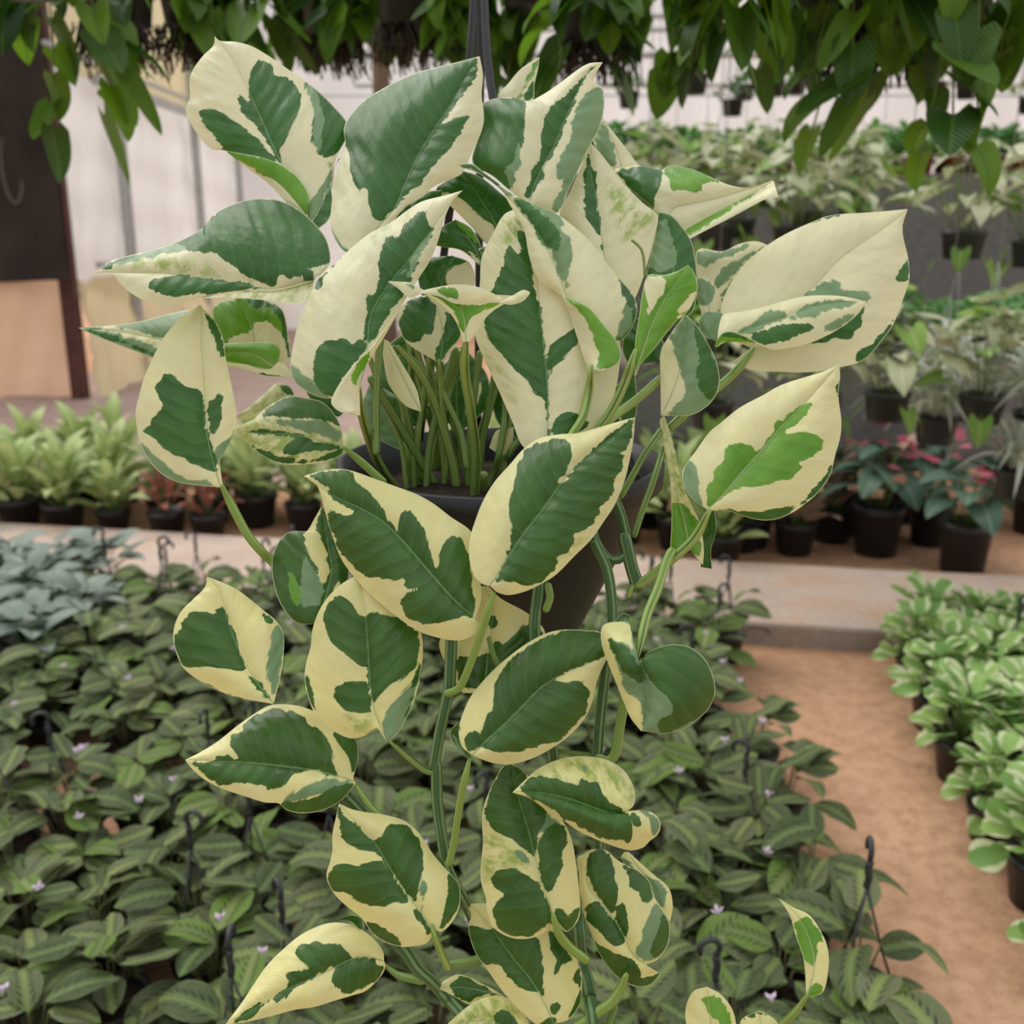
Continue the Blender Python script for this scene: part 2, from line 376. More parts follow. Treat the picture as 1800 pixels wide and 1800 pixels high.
# stepped benches on the right
def bench(name, x0, x1, y0, y1, z, label, clothz):
    e = empty(name, ((x0+x1)/2, (y0+y1)/2, 0)); tag(e, label, 'bench')
    inv = Matrix.Translation((-(x0+x1)/2, -(y0+y1)/2, 0))
    n = max(3, int((y1-y0)/.14))
    for i in range(n):
        b = MB(); yy = y0+(i+.5)*(y1-y0)/n; b.box(((x0+x1)/2, yy, z-.012), ((x1-x0)/2, (y1-y0)/n*.46, .012))
        o = b.build('plank', M['board'], e, False); o.matrix_parent_inverse = inv
    for x in np.linspace(x0+.1, x1-.1, 5):
        for y in (y0+.05, y1-.05):
            b = MB(); b.box((x, y, (z-.024)/2), (.02, .02, (z-.024)/2)); o = b.build('leg', M['steel'], e, False); o.matrix_parent_inverse = inv
    b = MB(); nu, nv = 60, 8
    b.add([(x0+(x1-x0)*u, y0-.03+.012*math.sin(u*60)+.01*math.sin(u*23+v*4), clothz+(z-.03-clothz)*v) for u in np.linspace(0, 1, nu) for v in np.linspace(0, 1, nv)],
          [(i*nv+j, (i+1)*nv+j, (i+1)*nv+j+1, i*nv+j+1) for i in range(nu-1) for j in range(nv-1)])
    o = b.build('front_cloth', M['cloth'], e); o.matrix_parent_inverse = inv
HB = bench('plant_bench', .3, 4.6, 6.15, 6.75, 1.60, 'tall bench with grey cloth front under the row of terracotta pots', .35)
LB = bench('plant_bench', .5, 3.9, 4.55, 5.15, .72, 'lower slatted bench carrying bright green plants on the right', .25)
# ------------------------------------------------------------------ the hanging variegated vine: outlines of each leaf, back to front
K1=(0,0,3.); K2=(300,0,3.); K3=(700,50,3.); K4=(1200,0,3.); K5=(1200,450,3.); K6=(200,500,3.); K7=(700,500,3.)
K8=(250,950,3.); K9=(700,950,3.); K10=(350,1300,3.6); K11=(750,1300,3.6); K12=(1200,950,2.118); K0=(0,0,1.)
def PT(s, k):
    a = np.array([[float(q) for q in p.split(',')] for p in s.split()])
    return np.stack([k[0]+a[:, 0]/k[2], k[1]+a[:, 1]/k[2]], 1)
LEAVES = []
def LF(id, k, l, m, r, base='c', pat=(), z=-100, tilt=.28, fold=0., cup=1., flaps=(), arch=0., rib=1.5):
    LEAVES.append(dict(id=id, rails=[PT(l, k), PT(m, k), PT(r, k)], base=base, pat=[(t, PT(s, k)) for t, s in pat], z=z, tilt=tilt,
        fold=fold, cup=cup, arch=arch, rib=rib, flaps=[dict(a=PT(f[0], k), b=PT(f[1], k), base=f[2], pat=[(t, PT(s, k)) for t, s in (f[3] if len(f) > 3 else ())],
        za=f[4] if len(f) > 4 else -8, zb=f[5] if len(f) > 5 else 22) for f in flaps]))

LF('V13', K7, "100,760 -60,640 -120,480 -60,330 40,250", "110,760 20,620 0,480 45,250", "120,760 160,620 140,450 50,250", base='g', z=-460)
LF('V14', K7, "310,780 190,640 200,480 330,330", "320,780 310,640 310,480 335,330", "330,780 470,640 470,480 345,330", base='g', pat=[('c', "340,700 420,640 440,520 380,560")], z=-450)
LF('V15', K7, "640,830 520,720 500,560 560,430", "650,830 640,700 600,560 565,430", "660,830 760,700 700,540 575,430", base='g', z=-440)
LF('V16', K7, "960,900 960,760 1080,600 1220,470", "980,910 1060,800 1160,660 1230,480", "1000,910 1200,800 1260,660 1250,480", base='g', pat=[('c', "1060,850 1130,740 1200,640 1160,780 1090,870")], z=-420)
LF('V17', K7, "60,900 -150,780 -190,640 -150,520", "70,900 -60,740 -100,640 -140,520", "80,900 80,740 0,600 -130,520", base='p', pat=[('g', "70,900 0,700 -100,560 60,640 90,760")], z=-470)
LF('C2', K3, "600,430 525,360 580,290 650,210 745,150", "630,430 640,350 700,250 745,150", "660,430 712,375 720,290 740,200 745,150",
   pat=[('g', "655,385 680,330 720,260 716,380"), ('l', "628,430 636,350 700,245 745,150 705,255 645,350")], z=-330)
LF('D', K3, "1160,790 1080,690 1030,600 1055,520 1080,472", "1190,780 1150,640 1110,540 1080,472", "1280,740 1200,630 1130,540 1080,472",
   pat=[('p', "1020,600 1050,500 1090,510 1120,560 1142,640 1142,745 1080,700")], z=-310)
LF('PP', K4, "120,1560 75,1450 72,1330 100,1310 210,1325 300,1285 390,1272 465,1300", "160,1560 200,1480 300,1400 465,1300", "220,1580 280,1480 360,1380 465,1305",
   pat=[('p', "75,1330 200,1330 330,1285 400,1275 290,1340 190,1370 130,1400 80,1400"), ('p', "150,1490 230,1400 350,1330 440,1300 330,1380 250,1460 180,1540"),
        ('p', "190,1560 300,1440 400,1340 350,1420 240,1560")], z=-300)
LF('O', K3, "1400,1010 1300,910 1200,825 1140,748 1200,730 1270,722 1390,745 1420,728 1500,730 1600,760 1700,815 1780,845 1870,835 1975,800",
   "1420,1015 1450,950 1560,920 1700,890 1850,845 1975,802", "1440,1020 1510,1065 1650,985 1780,915 1900,855 1978,805",
   pat=[('g', "1130,748 1270,715 1395,742 1380,830 1345,880 1345,960 1290,930 1200,840"),
        ('l', "1405,725 1500,722 1600,752 1710,812 1640,815 1610,830 1600,862 1530,868 1490,840 1440,855 1440,790 1405,775")], z=-320,
   flaps=[("1510,1065 1650,985 1780,915 1900,855 1980,805", "1535,1112 1620,1067 1750,1000 1880,930 1940,900 2005,890", 'c',
           [('l', "1500,1060 1650,975 1780,905 1900,845 1960,812 1850,895 1700,985 1600,1050 1520,1095")])])
LF('PP2', K4, "100,1660 75,1560 70,1480 90,1450", "140,1660 130,1540 90,1450", "215,1620 190,1540 150,1480 90,1450",
   pat=[('p', "70,1460 120,1470 165,1530 150,1580 120,1610 75,1600")], z=-260)
LF('P', K4, "370,1840 250,1780 200,1680 205,1610 230,1540 280,1450 360,1360 450,1290 550,1230 660,1180 760,1140 840,1128 960,1122 1080,1112 1187,1103",
   "375,1840 500,1700 640,1560 720,1480 800,1390 900,1310 1020,1230 1120,1160 1187,1103",
   "375,1850 265,1910 300,1930 380,1955 500,1960 620,1965 740,1955 840,1935 920,1915 980,1880 1040,1810 1100,1730 1140,1640 1165,1570 1192,1490 1197,1430 1185,1340 1165,1260 1160,1190 1187,1103",
   pat=[('p', "635,1565 700,1505 780,1488 862,1488 822,1520 970,1530 992,1560 980,1602 800,1590 680,1575"), ('g', "1118,1492 1160,1400 1190,1345 1200,1440 1178,1490"),
        ('g', "903,1905 920,1850 1000,1820 1060,1740 1135,1645 1110,1740 1045,1820 985,1890 920,1920"), ('g', "650,1180 760,1136 835,1122 780,1150"),
        ('g', "970,1600 940,1660 955,1720 900,1770 870,1790 800,1780 740,1810 640,1825 560,1830 700,1740 900,1640")], z=-240, tilt=.35, cup=.8)
LF('QQ', K4, "180,1800 100,1760 85,1690 120,1645", "185,1800 150,1720 150,1645", "192,1790 200,1710 222,1670 200,1645 150,1642", base='p', z=-200)
LF('Q', K5, "180,480 190,380 215,310 300,295 420,270 540,235 650,212 760,207 860,215 972,240", "190,475 300,410 400,365 540,320 660,270 800,245 972,240",
   "190,480 240,400 300,415 370,450 430,480 480,495 560,485 640,470 740,430 840,375 920,310 972,240",
   pat=[('p', "280,405 340,370 420,310 480,290 545,290 550,320 480,350 350,415"), ('p', "570,310 640,262 740,240 860,233 950,240 880,260 740,300 640,330 560,335"),
        ('g', "350,430 480,370 600,360 690,370 640,410 560,440 450,465 380,445"), ('p', "740,390 800,330 900,308 880,345 800,395")], z=-150, tilt=.4,
   flaps=[("170,485 215,460 300,452 385,457", "170,470 200,415 240,398 300,412 385,452", 'l', [('g', "190,420 240,395 390,450 300,430")])])
LF('V2', K3, "560,1160 470,1140 380,1040 270,930 200,850 280,790 340,755", "565,1150 500,1010 420,880 340,755", "585,1130 645,1010 605,930 520,850 430,780 340,750",
   base='g', pat=[('c', "190,860 270,870 330,890 400,970 450,1000 520,1060 535,1140 470,1150 380,1050 270,940")], z=-270, tilt=.1)
LF('V5', K3, "430,1250 330,1170 190,1140 190,1090 240,1040 300,1010", "440,1240 380,1120 300,1050 300,1005", "445,1230 430,1130 380,1050 300,1005",
   base='g', pat=[('l', "300,1000 380,1050 440,1130 400,1120 330,1060"), ('c', "350,1150 430,1230 400,1220")], z=-280)
LF('V6', K3, "150,1500 100,1300 120,1220 250,1200", "200,1500 230,1350 280,1200", "300,1480 400,1350 380,1240 280,1195",
   base='g', pat=[('c', "240,1290 300,1240 400,1220 430,1300 380,1400 260,1390")], z=-280)
LF('V1', K7, "200,405 60,320 10,250 0,150 60,80 150,55", "222,405 232,300 222,180 150,55", "240,410 320,290 335,240 265,130 200,75 150,55",
   pat=[('g', "0,170 55,80 150,55 195,110 198,180 190,250 130,258 110,300 60,320 15,265"), ('g', "240,125 330,180 340,270 275,330 255,350 215,400 195,350 230,300 240,230")], z=-240)
LF('V4', K3, "495,1245 440,1180 420,1165 500,1138 590,1095 665,1052", "498,1240 530,1170 600,1105 665,1055", "505,1240 560,1165 625,1105 668,1058",
   pat=[('g', "415,1165 500,1138 520,1140 480,1170 495,1230 450,1190")], z=-230)
LF('V8', K7, "-150,-300 -50,-420 100,-480 230,-500", "-100,-250 50,-330 230,-490", "-20,-200 150,-260 240,-490", base='g', pat=[('c', "-60,-220 60,-300 140,-270 20,-190")], z=-320)
LF('V11', K7, "480,860 510,780 540,760", "520,890 550,820 580,760", "560,900 600,860 610,750", base='c', z=-320)
LF('V12', K6, "1180,700 1060,640 1010,560 960,470 930,380", "1200,690 1150,560 1040,430 935,370", "1240,640 1230,480 1120,380 940,365", base='g', z=-260)
LF('G2', K6, "640,430 580,310 530,200 522,130 560,95 640,75", "760,430 740,280 700,160 660,74", "935,410 917,250 885,130 800,85 680,73",
   pat=[('l', "515,130 560,85 640,68 760,72 870,100 905,170 910,270 820,200 730,195 742,240 630,272 580,315 530,210"),
        ('g', "700,66 800,80 890,120 920,250 935,400 900,300 890,190 830,130 720,110")], z=-200)
LF('G3', K6, "870,400 878,340 835,308 700,305 560,312", "840,430 720,365 560,360", "830,452 770,442 680,427 600,410 560,405", base='l', pat=[('m', "560,300 880,300 880,450 560,420")], z=-160,
   flaps=[("560,408 700,422 800,452 880,410 950,480", "560,432 700,452 800,482 940,492 1000,530", 'c', [('g', "690,455 800,470 1000,500 1000,540 800,490")], 0, 6)])
LF('G', K1, "1080,1640 1030,1628 960,1640 870,1660 760,1690 600,1715 415,1728", "1080,1760 900,1795 760,1770 600,1745 415,1728", "1080,1890 830,1892 720,1855 600,1810 500,1770 415,1730",
   base='p', pat=[('g', "430,1730 520,1770 720,1845 830,1880 760,1840 640,1780"), ('c', "500,1727 600,1725 700,1740 780,1755 880,1790 900,1830 830,1840 740,1790 620,1760"), ('m', "560,1740 700,1760 860,1830 700,1790")], z=-160, tilt=.5)
LF('J', K6, "960,600 930,540 860,520 800,570 720,640 650,690", "940,600 850,590 740,660 650,696", "930,610 800,655 720,702 650,708", pat=[('m', "650,690 860,520 960,540 960,620 650,710"), ('g', "860,520 950,545 950,590 870,560")], z=-150)
LF('I', K6, "1210,850 1200,760 1160,680 1100,620 1020,600 935,588 850,620 780,670 740,710 690,735 645,765", "1210,855 1120,830 1000,800 880,788 760,783 645,770",
   "1215,860 1200,900 1120,935 1000,950 900,948 830,930 750,880 700,830 645,775",
   pat=[('m', "645,770 760,700 1200,760 1215,860 1000,950 830,930 700,830"), ('p', "760,705 900,708 1100,715 1200,780 1190,830 1050,780 880,750"),
        ('g', "935,580 1020,595 1110,620 1170,680 1200,755 1100,700 1000,715 880,703 765,700 850,620"), ('g', "880,880 930,830 1000,812 1100,838 1205,857 1120,872 980,892 900,897"),
        ('g', "700,785 790,757 870,765 1000,795 1000,805 850,797"), ('g', "700,835 830,935 1000,955 1205,905 1215,870 1120,900 1000,925 840,905")], z=-90)
LF('H', K6, "560,1070 440,1060 330,1040 240,990 180,920 140,840 120,740 115,670 130,600 160,490 200,400 250,300 310,220 370,160 420,120 455,106",
   "560,1060 520,920 490,780 480,620 470,450 460,300 463,180 455,106",
   "575,1060 560,930 585,890 642,770 647,690 635,600 610,480 590,380 580,300 550,220 510,160 475,130 455,106",
   pat=[('g', "230,505 270,472 310,478 350,515 420,540 445,550 470,590 480,700 500,800 530,900 548,995 500,985 420,950 340,900 260,860 200,800 158,770 190,740 200,690 262,640 240,590 220,560"),
        ('g', "497,620 540,612 555,588 572,600 572,700 557,760 520,795 500,740"), ('g', "478,145 535,190 575,270 588,375 560,372 520,280 490,200"),
        ('p', "135,840 175,920 235,995 330,1045 440,1065 560,1078 500,1045 400,1038 340,1000 260,950 190,890 150,850"), ('p', "645,765 605,865 580,900 560,970 525,900 560,828 600,815")], z=-60, tilt=.2, fold=.1)
LF('N2', K3, "1330,1400 1310,1300 1330,1200 1355,1080 1370,966", "1420,1460 1450,1300 1440,1120 1370,966", "1510,1530 1555,1490 1575,1400 1577,1300 1565,1200 1545,1120 1500,1050 1440,985 1370,966",
   base='g', pat=[('p', "1310,1250 1350,1090 1400,990 1450,1100 1470,1200 1460,1260 1380,1290")], z=-220)
LF('N', K3, "1120,1400 1000,1250 870,1020 850,980 900,870 950,760 1000,640 1012,600", "1130,1400 1090,1210 1075,1100 1050,930 1020,780 1012,600",
   "1200,1500 1260,1400 1320,1220 1355,1080 1368,985 1290,920 1200,830 1130,740 1060,650 1012,600",
   pat=[('g', "998,640 1018,690 1042,800 1057,900 1062,1000 1077,1100 1088,1210 1060,1140 1050,1080 1012,1040 982,960 973,900 988,860 973,800 985,720"), ('m', "1080,800 1200,850 1350,980 1320,1050 1200,1150 1130,1000")], z=-200, tilt=.3)
LF('C', K3, "680,925 570,840 500,780 400,720 390,680 420,580 450,480 440,405 500,372 600,363 680,385 760,350 850,290 950,215 1010,183 1077,178",
   "690,925 720,820 770,720 830,600 900,430 960,300 1000,230 1077,180",
   "700,930 840,972 900,850 950,750 1000,640 1050,550 1075,480 1087,400 1082,330 1060,300 1030,288 1042,240 1077,182",
   pat=[('g', "430,400 500,365 600,355 682,380 668,450 652,520 652,600 632,680 612,760 595,840 570,850 500,790 390,725 380,680 410,580 445,480"),
        ('p', "560,740 610,700 640,560 652,520 640,700 605,840 580,835"),
        ('g', "760,560 765,480 800,410 860,370 920,320 985,235 1055,183 960,305 905,430 865,580 805,680 765,720 775,765 740,830 692,910 655,885 700,800 720,720 755,690"),
        ('p', "1060,295 1085,325 1092,400 1080,485 1055,555 1005,645 955,755 885,885 845,980 800,955 892,780 838,795 838,740 862,660 905,580 905,500 960,400 1010,330")], z=-170, tilt=.3, cup=1.2)
LF('A', K2, "735,1165 620,1075 520,970 400,880 290,797 215,785 150,720 95,630 78,570 100,520 103,400 165,300 225,240 232,190",
   "740,1170 660,1000 590,870 540,770 470,610 400,460 330,320 265,230 232,190", "745,1170 850,1000 870,840 925,730 937,660 840,540 740,450 640,380 540,310 430,245 340,220 260,215 232,190",
   pat=[('g', "445,345 480,318 545,345 542,405 600,398 652,440 688,530 662,640 612,720 610,760 570,790 592,870 560,850 510,750 440,650 380,600 340,515 365,493 420,540 405,460 425,385"),
        ('g', "148,590 180,570 260,583 360,650 450,720 520,790 570,860 480,840 290,800 225,715 165,640"),
        ('g', "695,425 780,465 855,535 945,650 925,745 860,832 810,838 755,790 745,700 757,580 735,500"), ('p', "690,420 760,470 790,560 830,640 800,720 790,810 755,790 745,700 757,580"),
        ('p', "820,850 875,838 855,930 800,1050 745,1175 715,1145 790,1000 830,900")], z=-190, tilt=.35,
   flaps=[("738,1165 620,1078 520,973 400,883 290,797", "715,1140 732,1050 690,960 600,880 480,830 290,795", 'c',
           [('l', "280,790 480,822 600,872 700,955 745,1050 720,1150 650,1085 580,1000 500,935 400,872")], -10, 18),
          ("745,1172 800,1080 840,950 885,835", "780,1207 832,1160 853,1080 845,930 895,830", 'g', [('p', "740,1170 800,1080 840,950 880,840 850,940 820,1060 770,1170")], -4, -2)])
LF('F', K1, "1690,1450 1738,1390 1740,1330 1715,1250 1650,1170 1580,1110 1500,1065 1420,1048 1330,1050 1220,1080 1130,1130 1070,1200 1010,1240 900,1290 800,1320 640,1358 560,1388 530,1425 468,1437",
   "1660,1470 1430,1522 1250,1490 1100,1465 900,1443 700,1438 468,1437", "1660,1480 1450,1537 1300,1532 1150,1550 1050,1570 960,1602 870,1607 780,1592 700,1552 630,1492 590,1446 468,1437",
   pat=[('m', "520,1400 800,1330 1100,1400 1400,1500 900,1440"),
        ('g', "1750,1340 1720,1245 1655,1165 1585,1105 1500,1055 1420,1040 1330,1042 1215,1075 1125,1125 1065,1195 1005,1232 890,1285 960,1312 1050,1330 1130,1340 1180,1380 1250,1420 1320,1460 1400,1512 1470,1517 1480,1450 1520,1492 1570,1462 1650,1412 1745,1392"),
        ('p', "520,1430 555,1385 640,1352 800,1312 905,1282 1000,1300 960,1330 800,1355 640,1400"), ('g', "520,1425 555,1382 660,1350 760,1335 640,1380 570,1425"),
        ('g', "785,1500 820,1470 900,1445 1050,1460 1250,1490 1430,1525 1300,1528 1150,1547 1000,1552 900,1567 830,1547")], z=-120, tilt=.45, fold=.08,
   flaps=[("1655,1478 1500,1508 1400,1533 1250,1545 1080,1568", "1645,1592 1500,1598 1380,1580 1250,1570 1080,1572", 'c', [('m', "1050,1540 1660,1470 1650,1600 1100,1600"), ('m', "1250,1540 1660,1470 1650,1600 1300,1600")], -6, 4),
          ("1500,1508 1570,1485 1652,1478", "1505,1495 1570,1440 1620,1414 1652,1428", 'g', (), 4, 14)])
LF('B', K2, "960,1355 890,1300 845,1200 848,1080 865,950 890,850 920,760 913,680 945,610 1020,530 1150,450 1280,390 1420,350 1540,320 1630,296",
   "980,1360 1090,1200 1180,1100 1240,960 1310,810 1390,680 1470,560 1560,400 1630,296", "1000,1370 1120,1240 1230,1100 1330,1037 1390,982 1530,920 1560,870 1600,780 1640,690 1652,610 1640,500 1647,400 1630,296",
   pat=[('g', "905,690 935,605 1015,522 1150,442 1280,380 1420,340 1540,310 1618,292 1618,390 1602,430 1522,510 1452,620 1380,692 1500,625 1582,598 1582,630 1532,700 1492,740 1472,790 1382,870 1332,960 1262,1030 1200,1082 1110,1168 1060,1140 1042,1060 1040,988 1010,1000 1000,1033 960,970 940,880 945,790 908,755"),
        ('p', "820,1190 850,1200 895,1290 960,1345 900,1330 830,1240")], z=-150, tilt=.4, cup=1.2)
LF('SS', K6, "1620,672 1540,640 1470,560 1440,500 1410,300", "1620,672 1560,560 1500,440 1430,290", "1620,660 1600,560 1540,450 1450,300", z=-150)
LF('Lb', K7, "770,905 660,857 600,720 530,560 470,430 410,290 403,200 430,0 440,-140 500,-270 560,-370 640,-405 690,-425", "780,905 790,700 785,500 765,300 745,100 720,-150 690,-300 690,-425",
   "800,905 950,850 1080,740 1130,620 1165,450 1170,300 1100,100 1000,-100 900,-250 800,-380 690,-425",
   pat=[('g', "722,10 702,-100 692,-270 640,-292 618,-250 640,-150 590,-222 568,-190 560,-100 480,60 453,140 458,220 480,290 550,390 620,460 690,520 713,580 775,612 800,900 790,500 778,340 748,120"),
        ('g', "780,340 830,300 900,250 952,222 962,310 900,370 820,440 795,482"), ('g', "800,790 820,710 880,678 942,685 1000,720 1000,760 920,800"), ('m', "430,320 560,480 640,640 520,500"), ('m', "560,-360 680,-380 680,-280 600,-200 500,-140")], z=-110, tilt=.25)
LF('RR', K3, "1210,1770 1180,1690 1195,1610 1240,1530", "1290,1770 1290,1660 1250,1530", "1380,1750 1400,1660 1350,1580 1260,1525", base='g', z=-140)
LF('OO', K7, "1430,1425 1440,1280 1440,1150 1430,1000 1400,850 1380,720 1395,695", "1540,1400 1510,1250 1470,1100 1440,900 1395,695", "1607,1480 1612,1400 1592,1260 1545,1160 1510,1080 1475,960 1450,830 1405,695",
   pat=[('m', "1380,700 1500,900 1560,1150 1440,1150"), ('l', "1430,1150 1490,1150 1550,1200 1590,1270 1602,1440 1530,1400 1420,1440 1430,1280"), ('p', "1405,700 1455,780 1475,930 1450,850")], z=-90,
   flaps=[("1595,1490 1605,1350 1605,1230", "1655,1500 1650,1400 1678,1290 1668,1185", 'g', (), -20, -30)])
LF('S', K7, "1385,692 1383,500 1385,350 1430,270 1480,200 1512,158", "1390,692 1470,500 1500,330 1520,220 1512,158", "1400,692 1480,694 1560,684 1640,632 1687,560 1694,480 1672,390 1622,290 1562,200 1512,158",
   base='p', pat=[('c', "1375,700 1375,320 1440,285 1462,390 1502,480 1527,560 1500,622 1440,680"), ('g', "1560,190 1640,320 1700,480 1690,570 1640,640 1600,560 1570,470 1600,400 1570,300")], z=-80, tilt=.1)
LF('R1', K5, "130,1337 60,1290 10,1220 -2,1140 30,1080 60,1040 140,930 200,880 300,800 430,730 520,680 640,640 740,610 827,571",
   "132,1337 220,1250 330,1120 430,1010 520,900 620,800 720,690 827,571", "135,1342 250,1347 320,1372 420,1394 500,1387 580,1352 640,1312 720,1242 780,1152 802,1060 832,950 837,870 822,740 830,640 827,571",
   pat=[('l', "125,1320 138,1220 168,1180 173,1100 213,1080 228,1010 300,988 360,998 384,1040 422,1008 480,930 488,868 530,872 600,800 660,768 692,773 662,830 622,860 590,892 530,932 620,928 702,938 747,975 732,1020 662,1072 600,1092 637,1110 602,1160 562,1192 480,1202 400,1222 300,1227 230,1252 150,1325"),
        ('p', "-10,1140 35,1065 75,1140 85,1250 100,1335 50,1300 0,1230"), ('g', "150,1330 300,1342 420,1340 520,1330 602,1318 560,1365 480,1396 400,1400 300,1375"), ('g', "608,1312 680,1230 740,1170 798,1070 790,1155 725,1250 640,1320"), ('g', "800,700 835,620 830,760")], z=-40, tilt=.3)
LF('M1', K3, "1005,1820 940,1620 870,1422 740,1322 690,1200 668,1080 638,1010 588,930 540,850 420,765 308,724", "1010,1820 950,1600 885,1405 840,1280 780,1150 700,1030 640,960 590,900 500,812 420,757 308,722",
   "1015,1820 1100,1745 1162,1662 1227,1592 1260,1500 1247,1420 1195,1350 1150,1300 1080,1210 1000,1110 920,1040 830,975 700,920 600,870 540,825 440,750 390,713 308,720",
   pat=[('p', "380,700 540,820 600,862 700,912 830,967 870,1015 882,1042 830,1040 900,1110 917,1180 902,1280 892,1395 838,1280 828,1200 770,1140 700,1030 640,960 590,900 440,770"),
        ('g', "310,715 400,705 540,815 640,880 560,850 430,765"), ('g', "590,880 720,940 800,1030 860,1100 830,1180 770,1130 690,1010"),
        ('g', "1165,1305 1200,1345 1252,1415 1268,1500 1230,1600 1155,1665 1170,1550 1197,1450"), ('p', "1190,1430 1220,1480 1240,1560 1170,1640 1150,1620")], z=-60, tilt=.2, cup=1.3,
   flaps=[("860,1405 920,1540 970,1700 1010,1825", "860,1405 1000,1470 1080,1560 1150,1650 1174,1720 1152,1770 1025,1827", 'c', [('l', "870,1400 1000,1460 1085,1550 1160,1640 1185,1720 1150,1780 1040,1805 1060,1730 1030,1640 1000,1530 940,1470")], 0, 26)])
LF('T', K3, "1245,1830 1250,1650 1270,1520 1290,1380 1320,1300 1400,1300 1470,1280 1529,1246", "1250,1830 1290,1700 1340,1560 1400,1440 1460,1350 1529,1246", "1256,1830 1280,1770 1350,1690 1420,1600 1470,1540 1520,1500 1567,1420 1580,1360 1562,1290 1529,1246",
   base='l', pat=[('c', "1300,1315 1400,1300 1425,1335 1390,1400 1350,1480 1320,1505 1310,1430"), ('c', "1478,1475 1575,1365 1548,1480 1470,1535")], z=-20, tilt=.1)
LF('E', K2, "985,2070 840,2102 750,2082 660,2022 633,1960 633,1900 650,1800 680,1680 740,1540 770,1480 850,1400 950,1310 1050,1230 1150,1180 1260,1100 1330,1060 1450,1030 1542,1003",
   "990,2065 1030,1900 1040,1790 1060,1650 1150,1500 1270,1350 1390,1190 1470,1080 1542,1003", "995,2070 1010,2000 1040,1920 1130,1770 1260,1540 1320,1450 1370,1370 1410,1270 1445,1150 1487,1060 1542,1003",
   pat=[('m', "1060,1260 1120,1180 1260,1100 1300,1100 1200,1170 1100,1300"),
        ('g', "1090,1470 1095,1380 1130,1240 1180,1232 1190,1250 1210,1200 1250,1170 1310,1108 1357,1103 1352,1180 1392,1213 1335,1330 1264,1460 1222,1560 1130,1680 1062,1790 1040,1805 1022,1690 1038,1535 1060,1570 1085,1520"),
        ('p', "1250,1420 1300,1300 1395,1210 1335,1330 1264,1465 1225,1560"),
        ('g', "758,1900 758,1870 778,1830 850,1788 922,1783 952,1830 990,1793 1032,1818 1032,1850 970,1925 900,2010 860,2090 810,2075 770,2030 758,1950"), ('p', "625,1900 700,1985 855,2102 750,2095 650,2030 622,1960"),
        ('g', "950,1300 850,1390 762,1478 738,1530 790,1542 802,1482 862,1402")], z=-40, tilt=.3, cup=1.0,
   flaps=[("1000,2190 1000,2030 1040,1920 1130,1770 1262,1538", "980,2190 890,2170 848,2130 850,2098 900,2008 968,1920 1048,1842 1138,1722 1262,1538", 'c', [('l', "955,2020 958,1950 1000,1885 1060,1840 1035,1960 1000,2030")], -4, 24)])
LF('U', K7, "340,302 320,230 280,160 220,100 140,50 105,30", "357,302 350,200 330,120 300,70 290,40", "377,302 420,240 450,190 500,140 560,102 622,60",
   pat=[('l', "120,35 220,25 310,25 320,80 300,110 540,92 450,140 385,180 350,260 330,250 300,160 230,80")], z=0, tilt=0.,
   flaps=[("105,37 200,15 300,0 400,8 480,38 552,73", "130,50 220,65 300,102 420,97 545,97", 'c', [('l', "180,30 260,10 310,20 320,70 300,90 230,60")], 2, 8),
          ("535,92 600,60 660,28 694,40", "550,102 600,107 660,87 694,50", 'c', (), 8, 14), ("-52,-18 0,-15 60,-10 135,30", "-52,-12 0,22 60,72 110,52", 'c', [('p', "20,0 60,-5 130,30 70,20")], 0, 6)])
LF('NN', K9, "340,805 250,650 218,530 330,400 400,240", "450,805 480,550 500,350 450,240", "620,720 700,600 775,490 690,390 540,305 480,245",
   pat=[('g', "290,612 480,610 500,500 560,550 680,430 780,500 690,560 600,740 340,810"), ('g', "470,380 520,400 530,450 480,470")], z=-40)
LF('MM', K6, "1060,1792 960,1782 888,1700 848,1600 833,1500 848,1400 900,1320 960,1298 1010,1308 1060,1230 1097,1168", "1080,1780 1120,1640 1150,1500 1130,1380 1097,1168", "1090,1780 1160,1690 1240,1540 1210,1400 1165,1280 1100,1168",
   base='g', pat=[('c', "1005,1310 1060,1220 1095,1165 1070,1280 1110,1400 1142,1490 1112,1600 1040,1450 1000,1380"), ('p', "978,1340 1000,1400 1040,1470 1112,1600 1090,1690 980,1705 982,1550 1000,1450"), ('l', "905,1500 960,1520 980,1600 980,1700 930,1640"), ('c', "1160,1600 1200,1520 1180,1640")], z=-40)
LF('Y', K8, "1110,1262 1137,1160 1132,1060 1080,1000 1000,960 900,898 800,868 680,868 600,908 500,978 400,1058 300,1120 228,1156", "1125,1272 1020,1240 900,1210 750,1190 550,1170 400,1165 228,1158",
   "1127,1277 1080,1342 1020,1392 940,1427 840,1439 760,1422 720,1387 650,1382 550,1352 430,1312 330,1262 260,1202 228,1160",
   pat=[('g', "458,1080 468,1030 530,1000 530,970 600,920 660,900 720,882 800,898 862,930 872,970 932,1000 972,1060 1002,1130 1012,1210 1035,1245 900,1215 840,1225 790,1240 730,1300 660,1322 650,1290 560,1292 500,1270 430,1295 340,1245 245,1170 370,1160 400,1130 450,1140 530,1160 490,1120"),
        ('p', "745,1385 800,1330 900,1270 1000,1258 1125,1272 1000,1335 880,1365"), ('g', "715,1390 850,1370 1000,1300 1130,1275 1090,1350 1030,1400 945,1435 840,1447 755,1430"), ('g', "1000,1010 1080,990 1140,1055 1145,1160 1112,1235 1090,1150 1050,1090")], z=-20, tilt=.4)
